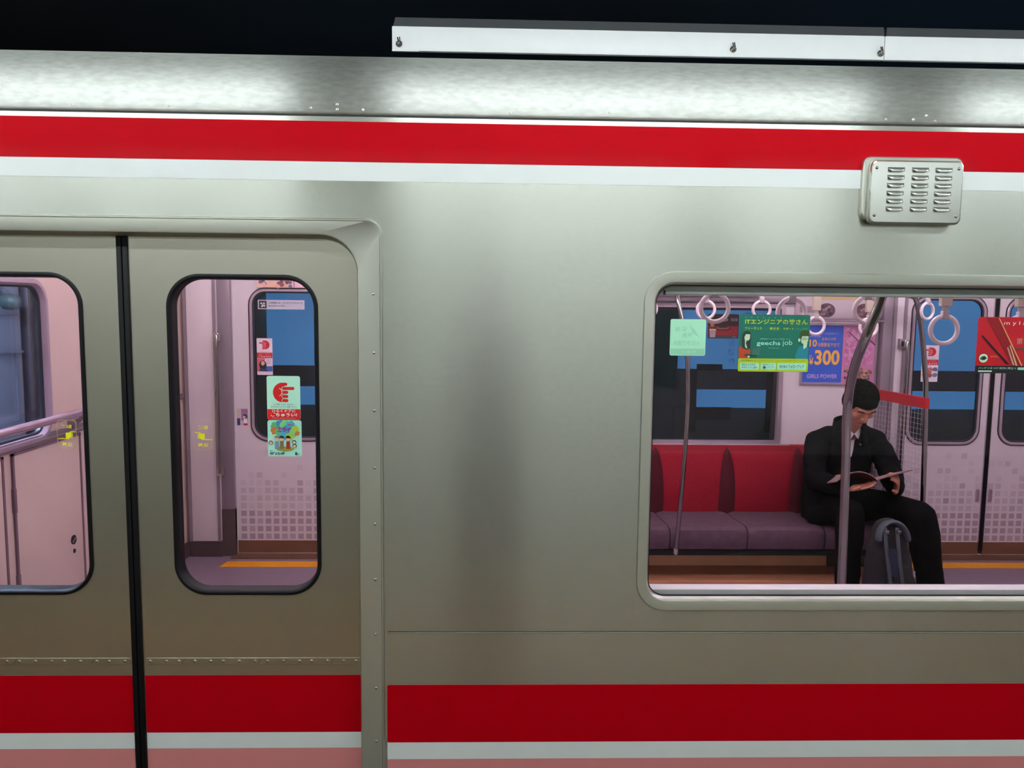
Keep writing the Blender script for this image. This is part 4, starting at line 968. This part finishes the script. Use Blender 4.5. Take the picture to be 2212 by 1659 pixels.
def hand_geo(g, wrist, dirv, up, m, curl=.5, side=1, spread=.0):
    """palm plus five separate fingers; dirv towards the fingertips, up = back of the hand"""
    d = Vector(dirv).normalized(); u = Vector(up); u = (u-d*u.dot(d)).normalized(); s = d.cross(u)*side
    w0 = Vector(wrist)
    g.tube([w0, w0+d*.03, w0+d*.06, w0+d*.085], [(.026, .018), (.034, .015), (.040, .014), (.038, .012)], m, 12, ref=tuple(u))
    for k, (off, ln, r) in enumerate(((-.030, .062, .0078), (-.010, .074, .0082), (.011, .069, .008), (.031, .055, .0072))):
        p = w0+d*(.084-abs(off)*.15)+s*off
        a = 0; pts = [p]; rr_ = [r*1.1]
        for j, f_ in enumerate((.45, .32, .23)):
            a += curl*(.75+.12*k)
            dd = d*math.cos(a)-u*math.sin(a)
            p = p+dd*ln*f_; pts.append(p); rr_.append(r*(1-.08*j))
        g.tube(pts, rr_, m, 10, ref=tuple(s))
    p = w0+d*.022-s*.028; t1 = p+(d*.55-s*.75-u*.25).normalized()*.036; t2 = t1+(d*.9-s*.2-u*.45).normalized()*.032
    g.tube([p, t1, t2], [.012, .0105, .0085], m, 10, ref=tuple(u))
def face_parts(e, H, hair_long=False):
    ew = ink((190, 176, 170)); ed = ink((30, 20, 18))
    for s_ in (-1, 1):
        g = G(); g.xf = H; g.ball((s_*.031, -.0735, .001), (.011, .0060, .0024), ew); g.ball((s_*.031, -.0775, .0005), (.0055, .003, .0022), ed); g.build('eye', e)
        g = G(); g.xf = H; g.tube([(s_*.018, -.0765, .004), (s_*.031, -.0795, .0062), (s_*.044, -.0745, .0035)], [.003, .0042, .003], skin, 8); g.build('eyelid', e)
        g = G(); g.xf = H; g.tube([(s_*.016, -.088, .026), (s_*.034, -.087, .031), (s_*.050, -.076, .027)], .0032, hairm, 8); g.build('eyebrow', e)
    g = G(); g.xf = H; g.tube([(-.020, -.086, -.057), (0, -.0895, -.0565), (.020, -.086, -.057)], .0028, ink((150, 84, 78)), 8); g.build('mouth', e)
def hair_geo(e, H):
    g = G(); g.xf = H
    g.ball((0, .022, .040), (.080, .098, .088), hairm); g.ball((0, .050, -.005), (.079, .074, .085), hairm)
    g.ball((0, -.032, .066), (.063, .060, .046), hairm)
    for s_ in (-1, 1): g.ball((s_*.066, .004, .030), (.020, .052, .045), hairm)
    o = remesh(g, 'hair', e, .0045, 3)
    # locks laid over the scalp
    g = G(); g.xf = H; rd = random.Random(4)
    for k in range(260):
        a = rd.uniform(0, 2*PI); b0 = rd.uniform(.1, 1.3); pts = []; bend = rd.uniform(-.35, .35)
        for j in range(5):
            b = b0+j*.11; aa = a+bend*j*.18
            fr = max(0, -math.sin(aa)); lim = 1.45-.35*fr
            q = Vector((.085*math.sin(b)*math.cos(aa), .022+.101*math.sin(b)*math.sin(aa), .040+.093*math.cos(b)))
            n_ = (q-Vector((0, .022, .03))).normalized(); pts.append(q+n_*(.001+.003*rd.random()+(.004 if j == 4 else 0)))
            if b > lim: break
        if len(pts) > 2: g.tube(pts, [.0065, .007, .0062, .005, .0022][:len(pts)-1]+[.002], hairm, 6)
    l = g.build('hair_lock', o); l['kind'] = 'stuff'
    return o

# ---- seated man
man = empty('person', (2.12, 2.3, 0), 'seated man in black coat and white shirt, head bowed, reading a magazine', 'person')
HC = V3(2.100, 2.235, 1.045); H = make_head(man, HC, math.radians(38), math.radians(4), hairm)
shL, shR = V3(1.952, 2.44, .800), V3(2.295, 2.44, .808)
elL, elR = V3(1.895, 2.30, .60), V3(2.335, 2.29, .625)
wrL, wrR = V3(1.975, 2.085, .598), V3(2.272, 2.115, .585)
hipL, hipR = V3(2.015, 2.50, .42), V3(2.195, 2.50, .42)
knL, knR = V3(1.985, 2.04, .475), V3(2.375, 2.03, .455)
anL, anR = V3(1.968, 2.00, .09), V3(2.425, 1.98, .09)
g = G()
head_geo(g, H, skin)
g.tube([V3(2.115, 2.42, .83), V3(2.115, 2.37, .90), V3(2.105, 2.29, .98)], [.058, .052, .052], skin, 14)
g.tube([V3(2.105, 2.50, .42), V3(2.105, 2.50, .60), V3(2.12, 2.46, .78), V3(2.12, 2.44, .84)], [(.13, .09), (.12, .085), (.145, .085), (.11, .07)], skin, 16, ref=(0, 1, 0))
for a_, b_, c_ in ((shL, elL, wrL), (shR, elR, wrR)): g.tube([a_, b_, c_], [.045, .038, .026], skin, 12)
for a_, b_, c_ in ((hipL, knL, anL), (hipR, knR, anR)): g.tube([a_, b_, c_], [.07, .052, .036], skin, 12)
hand_geo(g, wrL, (.80, -.28, .16), (-.1, .15, -1), skin, .16, 1)
hand_geo(g, wrR, (-.22, -.55, .70), (.80, -.50, .20), skin, .55, 1)
remesh(g, 'body', man, .005, 2)
face_parts(man, H); hair_geo(man, H)
# coat
g = G()
g.tube([V3(2.10, 2.50, .37), V3(2.10, 2.50, .50), V3(2.11, 2.49, .62), V3(2.12, 2.475, .74), V3(2.122, 2.455, .81), V3(2.120, 2.43, .875)], [(.205, .145), (.195, .135), (.185, .125), (.19, .12), (.155, .10), (.08, .07)], cloth, 20, ref=(0, 1, 0))
for a_, b_, c_, s_ in ((shL, elL, wrL, -1), (shR, elR, wrR, 1)):
    g.tube([a_+V3(-s_*.075, 0, .030), a_, a_.lerp(b_, .5)+V3(s_*.012, 0, 0), b_, b_.lerp(c_, .5)-V3(0, 0, .004), c_-(c_-b_)*.06], [.066, .070, .068, .066, .056, .048], cloth, 16)
g.tube([V3(1.93, 2.38, .60), V3(1.925, 2.36, .48), V3(1.925, 2.34, .39)], [(.06, .05), (.065, .06), (.07, .07)], cloth, 12)
g.tube([V3(1.96, 2.42, .37), V3(1.94, 2.30, .395), V3(1.96, 2.20, .44)], [.06, .06, .05], cloth, 12)    # coat skirt over the seat
g.tube([V3(2.26, 2.42, .40), V3(2.31, 2.28, .45)], [.08, .06], cloth, 12)
coat = remesh(g, 'coat', man, .008, 5, .016, .07)
# stand-up collar
cv = []; cf = []; n = 26
for k in range(n+1):
    a = math.radians(-62+304*k/n)    # open at the front
    ca, sa = math.cos(a-PI*0), math.sin(a)
    x = 2.112+.080*math.sin(math.radians(28+304*k/n)); y = 2.375-.074*math.cos(math.radians(28+304*k/n))
    fr = abs(k/n-.5)*2
    for (dr, z) in ((1.20, .845-.030*fr), (1.02, .905-.030*fr), (1.05, .955-.040*fr), (1.14, .958-.042*fr), (1.24, .90-.040*fr), (1.34, .835-.030*fr)):
        cv.append((2.112+(x-2.112)*dr, 2.375+(y-2.375)*dr, z))
for k in range(n):
    for j in range(5): cf.append((k*6+j, (k+1)*6+j, (k+1)*6+j+1, k*6+j+1))
g = G(); g.add(cv, cf, cloth, True); g.build('collar', man)
# white shirt front draped on the chest
def drape(target, rows, y_start, off, m, name, parent, origin):
    me = target.data; b = BVHTree.FromPolygons([v.co+origin for v in me.vertices], [tuple(p.vertices) for p in me.polygons])
    vs = []; n = len(rows[0])
    for row in rows:
        for (x, z) in row:
            hit = b.ray_cast(Vector((x, y_start, z)), Vector((0, 1, 0)))
            y = hit[0].y if hit[0] else y_start+.35
            vs.append((x, y-off, z))
    fs = [(i*n+k, i*n+k+1, (i+1)*n+k+1, (i+1)*n+k) for i in range(len(rows)-1) for k in range(n-1)]
    g = G(); g.add(vs, fs, m, True); return g.build(name, parent)
ORG = Vector((2.12, 2.3, 0))
rows = []
for i in range(13):
    t = i/12; z = .880-.155*t; hw = .034*(1-t)**.8+.003; cx = 2.108+.010*t
    rows.append([(cx+hw*(k/6*2-1), z) for k in range(7)])
drape(coat, rows, 2.0, .006, shirtm, 'shirt', man, ORG)
g = G()
for s_ in (-1, 1): g.add([(2.108, 2.305, .868), (2.108+s_*.040, 2.315, .905), (2.108+s_*.055, 2.335, .875), (2.108+s_*.022, 2.300, .838)], [(0, 1, 2, 3)], shirtm)
g.tube([(2.165, 2.34, .80), (2.166, 2.34, .80)], .006, ink((120, 120, 126)), 8); g.build('shirt_collar', man)
# trousers and shoes
g = G()
for a_, b_, c_, s_ in ((hipL, knL, anL, -1), (hipR, knR, anR, 1)):
    r0 = .074 if s_ < 0 else .082
    g.tube([a_+V3(0, .03, 0), a_.lerp(b_, .5)+V3(0, 0, .012), b_+V3(0, .01, .004)], [(.098, .098), (.090, .092), (r0, .078)], trous, 16)
    g.tube([b_, b_.lerp(c_, .35)+V3(0, -.005, 0), b_.lerp(c_, .7), c_], [(r0, .078), (r0*1.0, .076), (r0*.92, .072), (r0*.86, .066)], trous, 16, ref=(0, 1, 0))
g.tube([V3(2.0, 2.50, .42), V3(2.2, 2.50, .42)], [(.10, .11), (.10, .11)], trous, 16)
remesh(g, 'trousers', man, .008, 5, .014, .08)
for c_, s_ in ((anL, -1), (anR, 1)):
    g = G(); g.tube([c_+V3(0, .045, -.045), c_+V3(0, -.02, -.045), c_+V3(s_*.006, -.11, -.052), c_+V3(s_*.01, -.16, -.058)], [(.036, .040), (.042, .042), (.046, .034), (.034, .024)], black, 14); g.build('shoe', man)
# magazine in his hands
e = empty('magazine', (2.112, 2.1, .62), 'open magazine held low by the seated man, pages curling upward', 'magazine')
def page(side, m, th):
    nu, nv = 16, 8; vs = []; fs = []
    for layer in (0, 1):
        for i in range(nu+1):
            u = i/nu
            for j in range(nv+1):
                v = j/nv            # 0 towards the reader, 1 towards the camera
                yb = 2.215-.205*v; zb = .598+.062*v
                if side < 0: x = 2.112-.215*u; z = zb+.050*math.sin(PI*min(1, u*1.02))**.8-.012*u; y = yb+.02*u
                else: x = 2.112+.200*u; z = zb+.055*u**.85; y = yb+.015*u
                vs.append((x, y, z+(th if layer else 0)))
    s_ = (nu+1)*(nv+1)
    for i in range(nu):
        for j in range(nv):
            a0 = i*(nv+1)+j; a1 = (i+1)*(nv+1)+j
            fs.append((a0, a1, a1+1, a0+1)); fs.append((s_+a0, s_+a0+1, s_+a1+1, s_+a1))
    for i in range(nu):
        for j in (0, nv): a0 = i*(nv+1)+j; a1 = (i+1)*(nv+1)+j; fs.append((a0, a1, s_+a1, s_+a0))
    for j in range(nv):
        for i in (0, nu): a0 = i*(nv+1)+j; fs.append((a0, a0+1, s_+a0+1, s_+a0))
    g = G(); g.add(vs, fs, m, True); return g
cover = mat('magazine_cover', (96, 40, 44), .35, var=.5, scale=22); paper = mat('magazine_paper', (160, 130, 128), .5, var=.2, scale=30)
for s_ in (-1, 1):
    page(s_, paper, .005).build('pages', e, recalc=True)
    g = page(s_, cover, .0012); g.v = [(x, y, z-.0016) for x, y, z in g.v]; g.build('cover', e, recalc=True)
# backpack between his feet
e = empty('backpack', (2.11, 1.84, 0), 'dark grey backpack with navy panel standing between the man\'s legs', 'backpack')
g = G(); g.tube([V3(2.110, 1.84, .05), V3(2.110, 1.84, .15), V3(2.110, 1.845, .28), V3(2.105, 1.855, .38), V3(2.10, 1.865, .445)], [(.125, .075), (.133, .085), (.120, .080), (.098, .066), (.072, .048)], bagm, 20, ref=(0, 1, 0))
remesh(g, 'main_bag', e, .007, 4, .008, .06)
g = G(); g.tube([V3(2.155, 1.775, .06), V3(2.16, 1.765, .15), V3(2.14, 1.775, .25)], [(.07, .03), (.075, .035), (.05, .02)], bagm, 16, ref=(0, 1, 0)); remesh(g, 'front_pocket', e, .006, 3)
g = G(); g.add([(2.055, 1.738, .04), (2.12, 1.728, .04), (2.115, 1.735, .20), (2.108, 1.755, .36), (2.062, 1.755, .36), (2.055, 1.737, .20)], [(0, 1, 2, 5), (5, 2, 3, 4)], bagb); g.build('navy_panel', e)
fl = [V3(2.107+.076*math.cos(math.radians(a_)), 1.80+.022*math.sin(math.radians(a_)), .395+.088*math.sin(math.radians(a_))) for a_ in range(0, 181, 12)]
g = G(); g.tube(fl, [(.013, .032)]*len(fl), bagtop, 12, ref=(0, 1, 0)); g.build('top_flap', e)
for x in (2.055, 2.118):
    g = G(); g.tube([(x, 1.785, .46), (x-.004, 1.765, .40), (x+.004, 1.750, .30), (x+.016, 1.728, .18)], [(.010, .003)]*4, bagtop, 8, ref=(0, 1, 0)); g.build('strap', e)
    g = G(); g.box(x-.011, x+.011, 1.762, 1.772, .435, .455, chrome, .002); g.build('buckle', e)
g = G(); g.box(2.08, 2.104, 1.722, 1.738, .195, .222, black, .003); g.build('logo_patch', e)
g = G(); g.box(2.196, 2.202, 1.74, 1.745, .215, .245, ink((200, 190, 170))); g.build('pull_tab', e)

# ---- photographer behind the camera, seen only as the dark blur in the steel
ph = empty('person', (0.0, -2.5, 0), 'standing photographer in dark clothes, only a blur mirrored in the steel', 'person')
H = Matrix.Translation((0, -2.42, 1.62)) @ Matrix.Rotation(PI, 4, 'Z')
g = G(); head_geo(g, H, skin)
g.tube([V3(0, -2.46, 1.40), V3(0, -2.44, 1.55)], [.056, .054], skin, 14)
g.tube([V3(0, -2.48, .92), V3(0, -2.48, 1.12), V3(0, -2.48, 1.33), V3(0, -2.48, 1.42)], [(.14, .10), (.13, .09), (.17, .10), (.12, .07)], skin, 16, ref=(0, 1, 0))
for s_ in (-1, 1):
    g.tube([V3(s_*.18, -2.48, 1.36), V3(s_*.25, -2.40, 1.16), V3(s_*.085, -2.285, 1.49)], [.045, .038, .027], skin, 12)
    g.tube([V3(s_*.09, -2.48, .92), V3(s_*.10, -2.46, .50), V3(s_*.11, -2.50, .09)], [.08, .055, .04], skin, 12)
    hand_geo(g, V3(s_*.085, -2.285, 1.49), (-s_*.35, .05, .9), (s_*.8, -.5, 0), skin, .5, s_)
remesh(g, 'body', ph, .0055, 2); face_parts(ph, H); hair_geo(ph, H)
g = G()
g.tube([V3(0, -2.48, .80), V3(0, -2.48, .95), V3(0, -2.48, 1.15), V3(0, -2.48, 1.34), V3(0, -2.475, 1.43)], [(.19, .14), (.185, .135), (.18, .12), (.20, .12), (.10, .08)], cloth, 20, ref=(0, 1, 0))
for s_ in (-1, 1): g.tube([V3(s_*.13, -2.48, 1.37), V3(s_*.19, -2.48, 1.35), V3(s_*.25, -2.40, 1.16), V3(s_*.10, -2.295, 1.46)], [.07, .07, .056, .042], cloth, 14)
remesh(g, 'jacket', ph, .009, 4, .012, .08)
g = G()
for s_ in (-1, 1): g.tube([V3(s_*.09, -2.48, .92), V3(s_*.10, -2.46, .50), V3(s_*.11, -2.50, .08)], [.105, .082, .07], trous, 14, ref=(0, 1, 0))
remesh(g, 'trousers', ph, .009, 4, .012, .08)
for s_ in (-1, 1):
    g = G(); g.tube([V3(s_*.11, -2.54, .045), V3(s_*.12, -2.44, .045), V3(s_*.13, -2.36, .035)], [(.042, .04), (.048, .036), (.036, .026)], black, 14); g.build('shoe', ph)
e = empty('compact_camera', (0, -2.24, 1.6), 'small black compact camera held up by the photographer on the platform', 'camera')
g = G(); g.box(-.055, .055, -2.262, -2.232, 1.568, 1.632, black, .006); g.build('camera_body', e)
g = G(); g.tube([(0, -2.232, 1.60), (0, -2.205, 1.60)], .024, black, 20, ref=(0, 0, 1), cap=False); g.build('lens_barrel', e)
